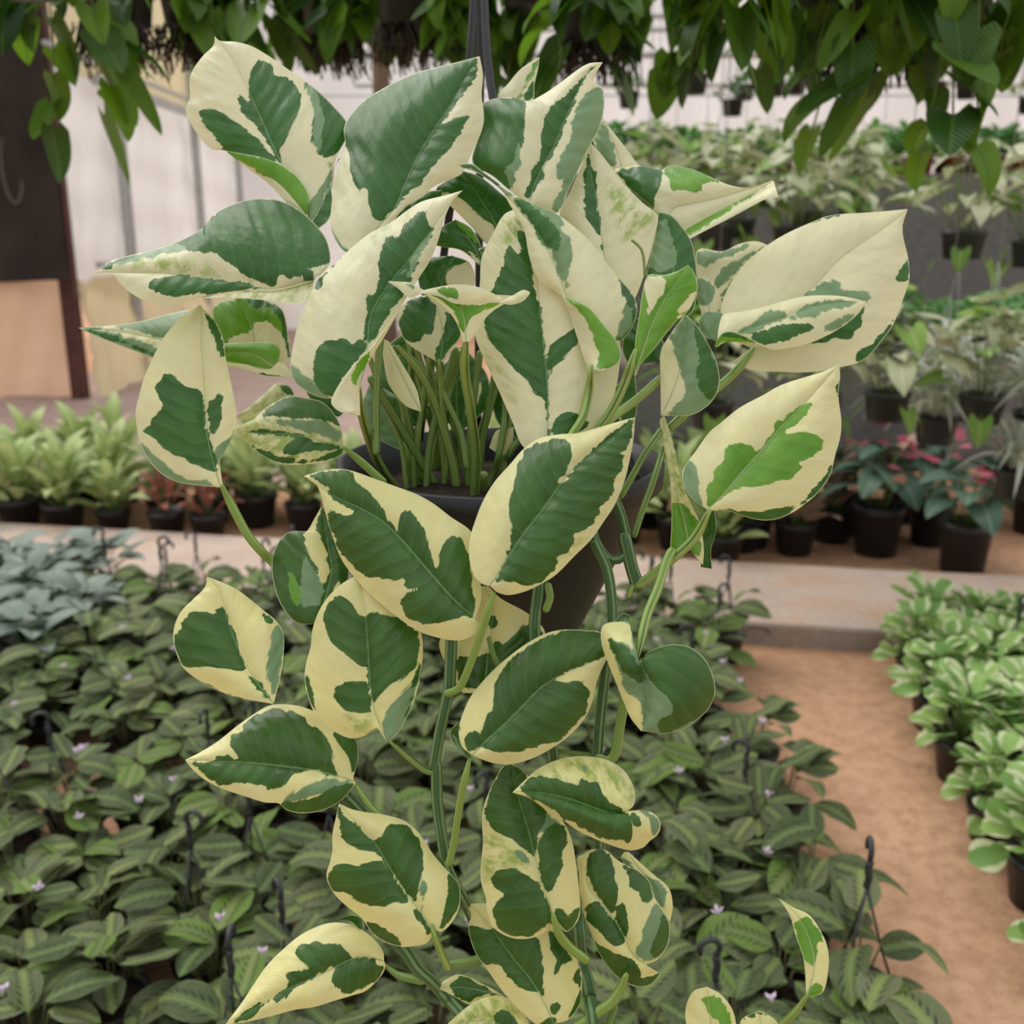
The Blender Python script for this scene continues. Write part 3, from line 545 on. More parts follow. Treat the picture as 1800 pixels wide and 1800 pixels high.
LF('X', K8, "1290,1062 1230,987 1180,1027 1100,1044 1020,1012 950,962 903,900 873,820 856,730 863,650 888,560 898,470 928,380 978,300 1050,230 1140,178",
   "1290,1058 1260,990 1220,880 1200,740 1190,560 1180,420 1160,260 1140,178", "1302,1062 1352,1012 1402,920 1442,820 1467,700 1480,600 1472,490 1420,400 1330,310 1230,230 1140,178",
   pat=[('g', "958,420 963,340 1010,298 1070,298 1112,340 1132,390 1180,412 1197,388 1252,373 1330,400 1455,480 1465,560 1442,660 1382,710 1302,760 1242,830 1215,865 1195,760 1185,682 1130,652 1070,602 1010,560 973,500"),
        ('g', "1003,810 1050,763 1130,748 1192,753 1217,892 1150,912 1090,912 1050,892"), ('p', "1288,912 1340,850 1470,715 1450,825 1412,925 1360,1018 1300,1070 1262,970"), ('g', "1440,700 1475,640 1460,740 1410,920 1380,950"), ('g', "855,650 885,720 912,830 928,915 888,875 850,760"), ('m', "1050,920 1200,920 1200,1000 1100,1030")], z=0, tilt=.15)
LF('W', K8, "690,862 600,847 480,822 380,782 290,732 218,672 178,590 163,520 173,440 208,370 268,310 320,260 337,230 340,190", "690,857 600,740 530,620 480,500 440,380 420,310 400,250 340,190", "696,852 732,700 747,580 742,480 702,420 642,370 582,320 502,260 420,220 340,190",
   pat=[('g', "173,560 188,470 250,380 330,368 390,380 420,342 442,380 482,500 532,620 552,682 470,672 400,672 330,672 280,667 225,672 183,612"), ('g', "538,682 600,730 685,848 630,802 580,762"),
        ('p', "678,550 690,480 705,440 752,485 752,580 725,725 697,830 660,720 665,630"), ('g', "622,372 690,425 705,440 650,432"), ('g', "285,732 400,785 560,845 400,812 300,772")], z=-30, tilt=.3, fold=.12)
LF('K', K0, "833,1092 843,1096 841,1108 817,1124 783,1124 733,1108 690,1078 650,1044 620,1011 603,988 593,967 577,920 570,893 563,867 553,847 534,837",
   "833,1087 797,1053 750,1000 707,950 673,917 633,893 583,870 534,837", "835,1090 846,1050 841,1000 833,945 824,930 793,909 763,886 733,869 693,854 660,842 617,827 593,824 560,829 534,837",
   pat=[('g', "537,836 567,830 600,825 617,832 621,847 643,860 661,877 674,900 680,913 690,922 697,938 703,917 717,897 731,909 748,930 753,957 761,983 767,1001 773,967 780,950 797,939 811,949 818,973 824,983 829,1023 835,1070 832,1088 817,1084 800,1088 767,1096 733,1093 712,1080 702,1057 717,1047 741,1034 712,1032 712,1016 693,1019 667,1014 647,1016 633,1008 605,977 592,957 589,943 576,927 576,903 583,897 621,903 600,890 583,873 576,863 583,860 567,847")], z=20, tilt=.25, rib=2.)
LF('Lf', K7, "478,1592 430,1572 393,1520 373,1430 378,1340 408,1240 448,1140 508,1040 588,950 660,868 740,813 850,790 950,783 1060,753 1160,723 1249,700",
   "482,1588 520,1540 590,1420 680,1290 760,1190 850,1060 950,940 1060,860 1160,780 1249,700", "485,1592 520,1622 580,1638 660,1622 740,1587 830,1532 930,1432 1020,1342 1090,1242 1142,1162 1192,1040 1222,920 1242,800 1249,700",
   pat=[('g', "515,1568 580,1420 607,1290 588,1180 598,1080 620,1010 628,940 680,868 750,828 830,802 872,823 907,828 907,890 892,940 887,990 842,1042 865,1040 955,940 1015,870 1105,800 1185,738 1245,706 1234,800 1197,850 1197,880 1170,890 1202,900 1192,950 1152,1020 1142,1035 1152,1050 1112,1130 1067,1165 1062,1200 1022,1260 962,1310 920,1320 932,1350 922,1380 872,1420 820,1440 847,1460 832,1500 772,1562 680,1592 600,1572 540,1552"), ('m', "920,1380 1060,1240 1100,1200 980,1360 850,1440")], z=60, tilt=.25, rib=2.2)
LF('HH', K11, "490,1627 420,1580 340,1540 260,1500 190,1488 120,1520 63,1570", "490,1627 360,1590 220,1570 63,1572", "490,1630 400,1632 330,1642 270,1677 200,1642 130,1602 63,1574", pat=[('g', "125,1560 200,1502 260,1512 340,1550 460,1615 400,1620 320,1632 265,1662 180,1620")], z=-40)
LF('II', K11, "650,1950 645,1800 580,1680 500,1630 420,1623 320,1650 220,1720 110,1820", "600,1950 450,1800 300,1780 110,1825", "600,2000 400,1960 250,1900 110,1832", pat=[('m', "110,1830 320,1640 500,1620 650,1760 640,1950 250,1900"), ('g', "420,1750 480,1708 540,1730 590,1800 560,1860 440,1830")], z=-20)
LF('FF', K11, "800,1805 700,1805 620,1742 530,1652 450,1552 380,1452 320,1372 278,1272 263,1182 278,1110 248,1038", "806,1792 730,1640 660,1520 560,1400 450,1250 340,1100 248,1038",
   "815,1797 890,1777 947,1720 977,1650 984,1550 977,1450 920,1330 820,1200 700,1100 500,1050 380,1038 248,1036",
   pat=[('g', "262,1160 400,1200 500,1200 700,1240 722,1300 732,1400 737,1500 742,1632 700,1592 660,1592 600,1562 560,1552 500,1480 480,1430 410,1408 380,1425 300,1355 265,1265"), ('g', "775,1200 860,1250 935,1395 890,1420 860,1440 830,1480 803,1485 812,1370 780,1330 772,1250"),
        ('g', "965,1425 992,1550 985,1650 945,1730 890,1775 940,1640 957,1570 913,1530 930,1470"), ('g', "788,1680 830,1668 847,1690 800,1742"), ('g', "690,1815 800,1755 830,1810")], z=-10, tilt=.2)
LF('GG2', K11, "1400,1060 1300,860 1230,750 1250,710", "1480,1090 1420,910 1330,800 1268,712", "1542,1152 1557,1050 1532,940 1442,860 1342,770 1277,710", pat=[('p', "1220,740 1300,790 1310,830 1240,780"), ('p', "1355,853 1460,878 1532,948 1520,1000 1510,1062 1470,1060 1420,950")], z=-60)
LF('GG', K11, "1390,1462 1475,1480 1442,1532 1400,1560 1330,1565 1230,1522 1150,1442 1080,1332 1040,1222 1000,1132 970,1000 963,850 953,750 1000,720 1045,693", "1380,1442 1300,1350 1250,1250 1170,1110 1080,1000 1020,920 1010,820 1045,693",
   "1386,1427 1462,1392 1522,1310 1540,1220 1532,1150 1482,1060 1437,990 1412,900 1352,838 1272,798 1202,758 1132,698 1045,693",
   pat=[('g', "1008,800 1030,725 1100,690 1155,738 1192,830 1212,930 1192,1060 1172,1115 1090,1002 1030,902"), ('g', "998,1040 1080,1012 1170,1122 1262,1262 1250,1300 1190,1312 1130,1272 1090,1212 1030,1152"), ('g', "1198,1060 1240,1038 1272,1110 1267,1200 1272,1285 1210,1172"),
        ('g', "1225,780 1350,830 1420,900 1440,1002 1370,1042 1340,970 1280,932 1270,860"), ('p', "1318,1372 1370,1200 1440,1040 1492,1072 1545,1165 1548,1220 1528,1315 1465,1398 1390,1412"), ('g', "1400,1330 1470,1200 1500,1100 1548,1170 1530,1310 1440,1400"), ('g', "1045,1235 1110,1320 1200,1360 1290,1370 1360,1440 1350,1520 1480,1470 1450,1540 1330,1573 1225,1530 1142,1450 1070,1335")], z=0, tilt=.2, cup=1.4)
LF('BB', K11, "792,1122 782,1172 742,1222 660,1257 560,1260 480,1232 418,1182 383,1090 373,1000 348,920 340,840 348,740 356,640 350,540 353,460 378,370 428,260 488,160 530,148",
   "800,1115 770,1030 720,880 680,720 640,560 590,400 550,260 530,148", "802,1122 842,1187 887,1217 932,1182 967,1120 972,1040 962,930 947,800 922,650 872,530 782,400 682,270 602,190 530,148",
   pat=[('m', "350,500 420,600 680,800 480,820 350,900"), ('g', "363,460 388,370 438,260 488,155 535,145 602,185 682,300 742,420 742,500 702,600 692,720 682,752 640,722 610,682 560,642 500,602 430,572 380,520"),
        ('g', "703,720 708,640 750,580 820,528 872,558 887,640 857,760 872,800 832,880 802,940 760,967 735,902"), ('g', "403,880 440,828 520,808 600,828 680,880 730,950 770,1040 790,1135 735,1195 640,1240 540,1245 458,1204 417,1122 413,1060 450,1000 492,980 430,930"),
        ('p', "558,690 620,720 680,790 692,832 600,772"), ('p', "720,590 760,480 830,520 750,580"), ('g', "798,1070 860,1068 890,1130 940,1080 975,1065 968,1140 900,1220 848,1190")], z=30, tilt=.2)
LF('EE', K10, "1170,1412 1167,1350 1132,1290 1052,1218 952,1168 850,1158 760,1178 640,1238 530,1328 430,1428 340,1558 260,1678 166,1803", "1172,1402 1060,1375 970,1387 860,1440 720,1510 600,1560 450,1640 320,1720 166,1803",
   "1182,1430 1167,1472 1122,1532 1052,1592 960,1622 860,1652 730,1692 600,1712 450,1752 300,1787 166,1805",
   pat=[('g', "618,1350 628,1310 700,1283 760,1273 800,1298 880,1293 922,1340 972,1385 1060,1368 1122,1383 1132,1420 1180,1430 1130,1530 1040,1570 960,1620 908,1592 900,1562 860,1572 848,1542 818,1542 838,1480 872,1438 720,1510 600,1570 530,1640 440,1672 330,1762 190,1800 320,1712 450,1632 590,1548 558,1500 568,1468 640,1448 702,1455 650,1400")], z=-10, tilt=.35,
   flaps=[("830,1165 900,1140 960,1150 1010,1195", "840,1160 900,1130 970,1112 1030,1135 1045,1200", 'g', (), -14, -20)])
LF('DD', K10, "1480,1212 1472,1252 1432,1292 1362,1307 1290,1312 1200,1292 1100,1232 1030,1132 928,1050 858,980 813,900 806,850 826,780 843,700 843,600 868,480 885,402",
   "1482,1207 1390,1080 1300,960 1200,800 1110,650 1000,540 885,402", "1487,1207 1532,1217 1592,1167 1637,1090 1654,1000 1642,910 1572,830 1492,740 1432,650 1372,570 1292,510 1160,473 1050,458 960,438 885,402",
   pat=[('g', "875,410 990,540 1110,652 1140,610 1160,550 1230,523 1302,538 1372,600 1422,700 1427,800 1392,900 1382,1000 1397,1065 1310,972 1200,802 1130,722 1060,702 980,692 920,652 893,600 888,540 862,490"),
        ('g', "820,845 860,798 930,783 1000,798 1090,768 1150,778 1202,830 1302,972 1345,1042 1250,1042 1150,1057 1060,1042 980,1002 920,960 880,972 820,930"), ('p', "1388,920 1420,848 1452,940 1432,1040 1400,1092"),
        ('g', "1518,1218 1560,1040 1580,960 1568,835 1650,905 1662,1000 1630,1105"), ('g', "1025,1125 1160,1180 1240,1240 1288,1310 1200,1302 1095,1240"), ('g', "1338,1048 1400,1090 1485,1208 1440,1242 1400,1170")], z=20, tilt=.2)
LF('Z', K9, "392,1132 338,1090 318,1000 338,920 378,830 448,740 538,650 638,570 720,518 800,483 880,470 980,473 1070,485 1107,540 1112,600", "396,1127 470,1050 560,970 650,880 760,770 880,700 1000,650 1112,600",
   "396,1137 500,1174 600,1179 700,1152 800,1102 900,1032 982,940 1027,840 1052,730 1112,600",
   pat=[('g', "335,1070 358,1008 420,1006 442,1020 458,920 500,870 510,800 500,758 530,700 600,630 700,545 760,508 880,462 980,465 1075,480 1115,540 1095,605 1000,652 900,692 800,747 890,743 972,738 1002,780 1017,800 1002,850 982,920 882,1022 802,1072 700,1092 600,1112 510,1102 440,1092 400,1112 365,1130")], z=60, tilt=.25, rib=2.,
   flaps=[("388,1142 332,1060 322,985", "362,1145 300,1082 273,1010 318,955", 'g', [('p', "340,1140 300,1080 275,1010 300,1040 350,1120")], -16, -24)])
LF('CC', K11, "1275,450 1307,420 1320,360 1302,280 1242,190 1152,133 1040,108 920,108 800,138 700,188 620,258 542,335", "1277,452 1200,470 1080,440 950,390 800,350 660,330 542,335",
   "1282,452 1347,447 1427,462 1474,510 1477,570 1452,612 1412,642 1372,682 1300,702 1230,690 1150,662 1050,622 950,572 850,502 750,442 650,372 542,336",
   pat=[('m', "620,250 920,100 1150,130 1320,340 1280,440 1100,280"), ('p', "950,170 1000,140 1040,180 1010,240"), ('g', "578,322 650,248 730,223 800,238 880,268 970,303 975,248 1030,268 1082,263 1112,310 1142,370 1202,420 1262,460 1282,500 1302,580 1292,652 1200,632 1120,622 1050,592 950,542 860,492 770,432 680,372"),
        ('g', "1288,468 1362,510 1362,552 1318,552"), ('p', "1345,445 1427,455 1484,540 1435,620 1420,550 1400,495")], z=90, tilt=.35, cup=1.3)
LF('AA', K9, "1265,642 1240,570 1222,480 1215,428 1140,428 1080,448 1068,500 1078,570 1108,650 1148,750 1188,850 1228,940 1280,1005", "1270,647 1290,720 1310,800 1312,900 1285,1005", "1280,642 1310,595 1370,565 1450,548 1540,563 1612,620 1657,700 1672,800 1642,880 1582,942 1500,997 1400,1017 1290,1007",
   base='p', pat=[('g', "1270,645 1330,560 1460,535 1560,560 1640,640 1690,800 1640,890 1560,960 1400,1030 1360,960 1460,910 1440,830 1360,770"), ('g', "1090,510 1180,540 1290,660 1300,760 1200,720 1130,590"), ('c', "1060,440 1222,420 1242,590 1200,540 1098,507 1128,600 1178,720 1202,800 1262,850 1292,940 1296,1010 1230,970 1135,750 1065,570")], z=110, tilt=.1, cup=1.3,
   flaps=[("1140,430 1180,428 1218,428", "1140,430 1183,383 1220,393", 'g', (), -4, -14)])
LF('JJ', K12, "460,1690 450,1560 420,1470 400,1400 358,1332", "465,1690 490,1590 470,1480 420,1390 358,1332", "475,1702 522,1682 542,1600 542,1530 522,1470 472,1395 410,1365 358,1332",
   pat=[('l', "413,1430 470,1393 525,1470 528,1500 505,1500 510,1530 490,1592 450,1562 430,1490"), ('l', "455,1692 490,1638 530,1660 515,1705 470,1720")], z=-10, fold=.1)
LF('KK', K12, "20,1840 10,1750 38,1680 90,1661", "110,1860 100,1750 90,1661", "205,1840 187,1750 142,1690 90,1661", pat=[('l', "70,1698 130,1698 175,1760 190,1810 150,1800 100,1760")], z=-30)
LF('LL', K12, "215,1850 218,1785 280,1752", "280,1860 290,1800 285,1752", "370,1850 350,1790 300,1755", pat=[('g', "215,1785 280,1745 340,1775 290,1765")], z=-20)

# tubes: (name, crop, path, radius px, material, rank after which leaf it lies, start z, end leaf)
TUBES = []
def TB(k, s, r, mat='petiole', after=None, z=None, end=None, leaf=None, start=None):
    TUBES.append(dict(p=PT(s, k), r=r, mat=mat, after=after, z=z, end=end, start=start))
S_, P_, D_ = 'stem', 'petiole', 'petiole_dark'
# petioles rising from the crown (end = leaf they carry)
TB(K7, "400,1140 410,900 380,650 350,450 357,285", 8.5, P_, 'SS', -120, 'U')
TB(K6, "1480,1070 1400,950 1340,800 1300,650 1295,545", 8, P_, 'SS', -110, 'E')
TB(K6, "1385,880 1385,650 1392,450 1405,290", 7, D_, 'SS', -130, None)
TB(K7, "200,1070 100,900 -50,650 -140,500", 8, D_, 'Q', -200, None)
TB(K7, "310,1090 290,950 240,760 190,600 100,440 0,330", 8, P_, 'V12', -180, 'V1')
TB(K7, "240,1080 260,900 240,700 215,400", 6, P_, 'V12', -240, 'V1')
TB(K7, "540,1020 600,870 680,770", 6, D_, 'V12', -200, None)
TB(K7, "360,960 330,780 250,600 200,470", 5.5, D_, 'V12', -260, None)
TB(K7, "130,1040 60,820 20,620 -30,420", 6, P_, 'V12', -280, None)
TB(K7, "470,1080 530,900 560,700 560,500", 6, D_, 'V12', -280, None)
TB(K7, "150,1000 200,1075 250,1125 310,1148 390,1138 435,1090 450,1010", 9, P_, 'SS', -120, None)
TB(K7, "1018,430 1005,560 972,700 910,800 860,900", 7.5, P_, 'M1', -70, 'M1')
TB(K7, "1250,350 1185,540 1115,680 1060,760 980,900", 8, P_, 'T', -40, 'T')
TB(K3, "1300,1300 1295,1220 1280,1160 1235,1118", 2.5, D_, 'T', -20, None)
TB(K7, "1395,870 1340,1050 1285,1200 1245,1320", 6, D_, 'RR', -70, None)
TB(K7, "1385,770 1295,900 1230,1020 1175,1115", 6, D_, 'RR', -90, None)
TB(K5, "372,490 280,610 190,690 60,790 -60,900", 8, P_, 'P', -200, 'P', start=-200)
TB(K7, "1380,500 1255,610 1120,710 1000,830", 8, P_, 'RR', -100, None)
TB(K7, "1140,1130 1180,1230 1205,1360", 9, S_, 'RR', -60, None)
TB(K7, "1195,1340 1228,1480 1262,1592", 12, S_, 'RR', -50, None)
TB(K7, "1640,1195 1560,1340 1430,1460 1320,1550 1262,1585", 8.5, P_, 'R1', -45, 'R1', start=-45)
TB(K7, "1262,1580 1230,1600 1214,1640", 5, P_, 'R1', -45, None)
TB(K9, "1440,60 1415,110 1370,250 1310,400 1262,610", 8.5, P_, 'Lf', -20, 'AA', start=-30)
TB(K7, "1020,1310 1075,1410 1130,1455 1190,1435 1205,1375", 8, S_, 'RR', -50, None)
TB(K7, "960,1100 1010,1250 1045,1380", 9, S_, 'RR', -60, None)
TB(K9, "1040,20 1100,150 1125,300 1130,420 1120,560 1100,640 1080,800 1060,1000 1050,1150 1045,1300 1060,1560 1060,1720", 9.5, S_, 'II', -30, None)
TB(K9, "1195,820 1165,1000 1145,1120 1105,1165 1060,1150", 9, P_, 'II', -20, None)
TB(K9, "1060,1135 960,1125 850,1110", 4, D_, 'II', -40, None)
TB(K9, "750,60 740,250 722,400 720,520 760,800 810,1080 820,1160 860,1400", 11, S_, 'NN', -20, None)
TB(K9, "790,240 800,300 780,360", 7, P_, 'NN', -15, None)
TB(K9, "280,300 280,530 270,790", 11, S_, 'X', 0, None)
TB(K9, "268,790 222,1000 188,1190", 10.5, S_, 'X', 0, None)
TB(K9, "200,1180 208,1400 245,1660", 10.5, S_, 'X', 0, None)
TB(K10, "1540,730 1600,880 1690,1040 1760,1200", 10, S_, 'X', -5, None)
TB(K9, "262,805 320,780 380,650 440,480 505,280", 7, P_, 'K', 20, 'Lf')
TB(K9, "480,520 500,600 530,660", 5, D_, 'NN', 0, None)
TB(K9, "378,1145 332,1350 292,1600 268,1700", 6.5, P_, 'DD', 20, 'Z')
TB(K8, "1545,1215 1500,1218 1420,1160 1310,1065", 6, D_, 'X', 0, 'X')
TB(K6, "572,1065 640,1200 720,1340 845,1470 960,1540", 8, P_, 'SS', -60, 'H', start=-60)
TB(K6, "1215,860 1310,940 1420,1040", 7, P_, 'I', -110, 'I')
TB(K8, "692,850 700,900 780,980 900,1100", 5, P_, 'SS', -60, 'W', start=-60)
TB(K8, "1122,1280 1180,1370 1230,1430 1400,1560", 6, P_, 'NN', -20, 'Y')
TB(K8, "1060,1330 1160,1440 1230,1560", 11, S_, 'NN', -30, None)
TB(K10, "1470,1180 1520,1320 1572,1440", 7, P_, 'DD', 20, 'DD')
TB(K10, "1565,1430 1680,1410 1900,1370", 8, D_, 'II', 0, None)
TB(K10, "1230,1250 1300,1330 1380,1450 1470,1530 1570,1640 1680,1760 1760,1880", 11, S_, 'NN', -10, None)
TB(K10, "1182,1432 1260,1490 1410,1525", 7.5, D_, 'NN', -10, 'EE')
TB(K11, "802,1115 832,1220 900,1310 1005,1392", 8.5, P_, 'BB', 30, 'BB')
TB(K11, "950,1000 960,1180 980,1400 1020,1550 1040,1700 1055,1850", 12, S_, 'NN', 10, None)
TB(K11, "1262,1490 1235,1560 1180,1650 1080,1725 960,1815", 10, P_, 'GG', 0, 'GG')
TB(K11, "1190,1690 1150,1820", 6, D_, 'NN', -10, None)
TB(K11, "810,1800 850,1850 950,1900", 6, P_, 'NN', -10, 'FF')
TB(K12, "462,1695 420,1755 370,1800 250,1880", 7, P_, 'JJ', -10, 'JJ')
TB(K12, "250,1880 0,1900 -200,1870 -330,1800", 9, S_, 'NN', -10, None)
TB(K7, "364,1083 372,850 394,640 430,365", 6.3, D_, 'V6', -238, None)
TB(K7, "55,1044 48,850 30,640 -0,390", 6.8, P_, 'V6', -319, None)
TB(K7, "284,1035 266,850 216,640 132,322", 4.5, D_, 'V6', -308, None)
TB(K7, "185,981 203,850 250,640 329,360", 6.5, P_, 'V6', -316, None)
TB(K7, "361,1073 337,850 269,640 157,230", 5.0, D_, 'V6', -308, None)
TB(K7, "551,1085 566,850 607,640 675,279", 5.8, P_, 'V6', -262, None)
TB(K7, "146,1086 165,850 216,640 301,347", 6.7, D_, 'V6', -300, None)
TB(K7, "228,968 205,850 144,640 41,255", 5.3, P_, 'V6', -270, None)
TB(K7, "42,1000 46,850 59,640 80,287", 6.5, D_, 'V6', -282, None)
TB(K7, "204,967 198,850 182,640 156,350", 6.9, P_, 'V6', -328, None)
TB(K7, "430,1062 443,850 480,640 542,233", 5.4, D_, 'V6', -272, None)
TB(K7, "45,1084 16,850 -63,640 -195,261", 5.0, P_, 'V6', -254, None)
TB(K7, "523,1006 542,850 593,640 678,289", 5.8, D_, 'V6', -252, None)
TB(K7, "96,1072 105,850 127,640 165,366", 4.6, P_, 'V6', -235, None)
TB(K7, "87,1079 74,850 38,640 -23,334", 5.3, D_, 'V6', -238, None)
TB(K7, "323,983 309,850 268,640 201,284", 4.7, P_, 'V6', -315, None)
TB(K7, "398,966 420,850 479,640 577,257", 7.0, D_, 'V6', -277, None)
TB(K7, "251,1067 232,850 181,640 95,331", 5.6, P_, 'V6', -288, None)
TB(K7, "69,1024 86,850 133,640 212,236", 6.6, D_, 'V6', -317, None)
TB(K7, "420,1062 439,850 492,640 578,337", 4.8, P_, 'V6', -287, None)
# ------------------------------------------------------------------ build the hanging vine
def spline(P, n):
    P = np.asarray(P, float)
    d = np.r_[0, np.cumsum(np.linalg.norm(np.diff(P, axis=0), axis=1)+1e-6)]; d /= d[-1]
    m = len(P)
    if m < 3: 
        t = np.linspace(0, 1, n); return np.stack([np.interp(t, d, P[:, i]) for i in range(P.shape[1])], 1)
    tg = np.empty_like(P)
    tg[1:-1] = (P[2:]-P[:-2])/(d[2:]-d[:-2])[:, None]
    tg[0] = (P[1]-P[0])/(d[1]-d[0]); tg[-1] = (P[-1]-P[-2])/(d[-1]-d[-2])
    t = np.linspace(0, 1, n); i = np.clip(np.searchsorted(d, t, 'right')-1, 0, m-2)
    h = (d[i+1]-d[i])[:, None]; s = ((t-d[i])/(d[i+1]-d[i]))[:, None]
    return ((2*s**3-3*s**2+1)*P[i]+(s**3-2*s**2+s)*h*tg[i]+(-2*s**3+3*s**2)*P[i+1]+(s**3-s**2)*h*tg[i+1])
def plen(P): return float(np.linalg.norm(np.diff(P, axis=0), axis=1).sum())
def sdf(pts, poly):
    A = poly; B = np.roll(poly, -1, 0)
    # one corner-cutting pass
    Q = np.empty((2*len(A), 2)); Q[0::2] = .8*A+.2*B; Q[1::2] = .2*A+.8*B
    A = Q; B = np.roll(Q, -1, 0); e = B-A
    w = pts[:, None, :]-A[None]
    tt = np.clip((w*e).sum(2)/((e*e).sum(1)+1e-9), 0, 1)
    d2 = ((w-tt[..., None]*e)**2).sum(2).min(1)
    c = ((A[None, :, 1] > pts[:, None, 1]) != (B[None, :, 1] > pts[:, None, 1]))
    xi = A[:, 0]+(pts[:, 1:2]-A[:, 1])*e[:, 0]/np.where(abs(e[:, 1]) < 1e-9, 1e-9, e[:, 1])
    ins = ((c & (pts[:, 0:1] < xi)).sum(1) % 2) == 1
    return np.where(ins, 1, -1)*np.sqrt(d2)
TYPES = {'g': 'dg', 'p': 'dp', 'l': 'dl', 'm': 'dm'}
def paint(pts, base, pats):
    D = {a: np.full(len(pts), -99.) for a in ('dg', 'dp', 'dl', 'dm')}
    if base in TYPES: D[TYPES[base]][:] = 99.
    for t, poly in pats:
        s = sdf(pts, poly)
        if t == 'm': D['dm'] = np.maximum(D['dm'], s); continue
        order = ('dl', 'dp', 'dg')
        if t == 'c':
            for a in D: D[a] = np.minimum(D[a], -s)
            continue
        i = order.index(TYPES[t]); up = np.full(len(pts), -99.)
        for a in order[i+1:]: up = np.maximum(up, D[a]); D[a] = np.minimum(D[a], -s)
        D[order[i]] = np.maximum(D[order[i]], np.maximum(s, np.minimum(s+25, up)))
    return D
rng = np.random.RandomState(7)
def sheet3(lf, idx):
    L, Mr, Rr = lf['rails']
    nu = int(np.clip(max(plen(L), plen(Rr), plen(Mr))/4.5, 14, 90))
    l, m, r = spline(L, nu), spline(Mr, nu), spline(Rr, nu)
    wmax = max(np.linalg.norm(l-m, axis=1).max(), np.linalg.norm(r-m, axis=1).max())
    nh = int(np.clip(wmax/5.0, 5, 30))
    v = np.r_[np.linspace(-1, 0, nh+1), np.linspace(0, 1, nh+1)[1:]]
    a = np.abs(v)[None, :, None]
    side = np.where((v < 0)[None, :, None], l[:, None], r[:, None])
    P = m[:, None]*(1-a)+side*a                                       # nu x nv x 2
    hw = np.where((v < 0)[None, :], np.linalg.norm(l-m, axis=1)[:, None], np.linalg.norm(r-m, axis=1)[:, None])
    av = np.abs(v)[None, :]
    u = np.linspace(0, 1, nu)[:, None]
    ph = rng.rand(4)*6.28
    rel = lf['cup']*hw*(.14*np.sin(np.pi*av**.85)-.20*av**2)+lf['fold']*hw*av
    rel = rel+np.clip(hw/70., .2, 1.)*(2.6*np.sin(u*12+v[None, :]*4+ph[0])*av+4.0*np.sin(u*6+ph[1]+2*np.sign(v)[None, :])*av**2)
    yc = P[..., 1].mean()
    Z = lf['tilt']*(P[..., 1]-yc)+rel+lf['arch']*np.sin(np.pi*u)
    mp = plen(m)
    s = u*mp-.62*hw*av+np.where(v < 0, 7, 0)[None, :]
    return dict(P=P, Z=Z, lc=np.stack([s, hw*v[None, :]*1.15, np.full_like(s, idx*3.7)], -1), mid=hw*v[None, :], rim=hw*(1-av)+np.zeros_like(u), ribw=lf['rib']*(1.15-u)+0*hw, yc=yc)
def sheet2(f, tilt, yc, idx):
    A, B = f['a'], f['b']
    nu = int(np.clip(max(plen(A), plen(B))/4.5, 10, 60)); a, b = spline(A, nu), spline(B, nu)
    wmax = np.linalg.norm(a-b, axis=1).max(); nv = int(np.clip(wmax/4.5, 4, 24))
    t = np.linspace(0, 1, nv+1)[None, :, None]
    P = a[:, None]*(1-t)+b[:, None]*t
    tt = t[..., 0]; hw = np.linalg.norm(a-b, axis=1)[:, None]
    sc = np.clip(hw/25., 0, 1)
    Z = tilt*(P[..., 1]-yc)+f['za']*(1-tt)*sc+f['zb']*np.sin(tt*np.pi*.62)*sc
    u = np.linspace(0, 1, nu)[:, None]
    s = u*plen(a)-.5*hw*tt
    return dict(P=P, Z=Z, lc=np.stack([s, hw*tt, np.full_like(s, idx*3.7+1.3)], -1), mid=0*hw*tt+50, rim=hw*(1-tt)+.5, ribw=0*hw*tt)
CELL = 7.0
class Cells:
    def __init__(s): s.z = {}
    def add(s, P, Z, rank):
        ij = np.floor(P.reshape(-1, 2)/CELL).astype(int); z = Z.ravel()
        key = (ij[:, 0]+500)*4000+(ij[:, 1]+500)
        o = np.argsort(key); key = key[o]; z = z[o]
        st = np.r_[0, np.flatnonzero(np.diff(key))+1]
        for k, lo, hi in zip(key[st], np.minimum.reduceat(z, st), np.maximum.reduceat(z, st)): s.z.setdefault(int(k), []).append((rank, lo, hi))
    def keys(s, P):
        ij = np.floor(P.reshape(-1, 2)/CELL).astype(int); return (ij[:, 0]+500)*4000+(ij[:, 1]+500)
cells = Cells()
def unproj(P, Z):
    dep = D0-Z*PX
    x = (P[..., 0]-900)/1800.; y = (900-P[..., 1])/1800.
    return CAM+dep[..., None]*(FWD+x[..., None]*np.array([1., 0, 0])+y[..., None]*UP)

# the pot first: everything traced hangs in front of it or rises out of it
POT_TOP = at(880, 806, 0.862); RIM_R = 0.136; BASE_R = 0.070; POT_H = 0.150
POT0 = POT_TOP-np.array([0, 0, POT_H])
x_, y_, d_ = project(POT_TOP-np.array([0, RIM_R, 0])); print('front rim', x_, y_, (D0-d_)/PX)
hero = empty('hanging_vine_plant', tuple(POT0))
tag(hero, 'hanging basket of green and cream variegated trailing vine in the foreground', 'hanging plant')
for zz in np.linspace(0, 1, 60):
    r = BASE_R+(RIM_R-BASE_R)*zz
    th = np.linspace(math.pi, 2*math.pi, 120)
    Q = POT0+np.stack([r*np.cos(th), r*np.sin(th), np.full_like(th, zz*POT_H)], 1)
    x, y, d = project(Q); cells.add(np.stack([x, y], 1), (D0-d)/PX, -1)
def rel(v): return v-POT0
ZB = {}
RANK = {l['id']: i for i, l in enumerate(LEAVES)}
LOBJ = {}
LAB = {}
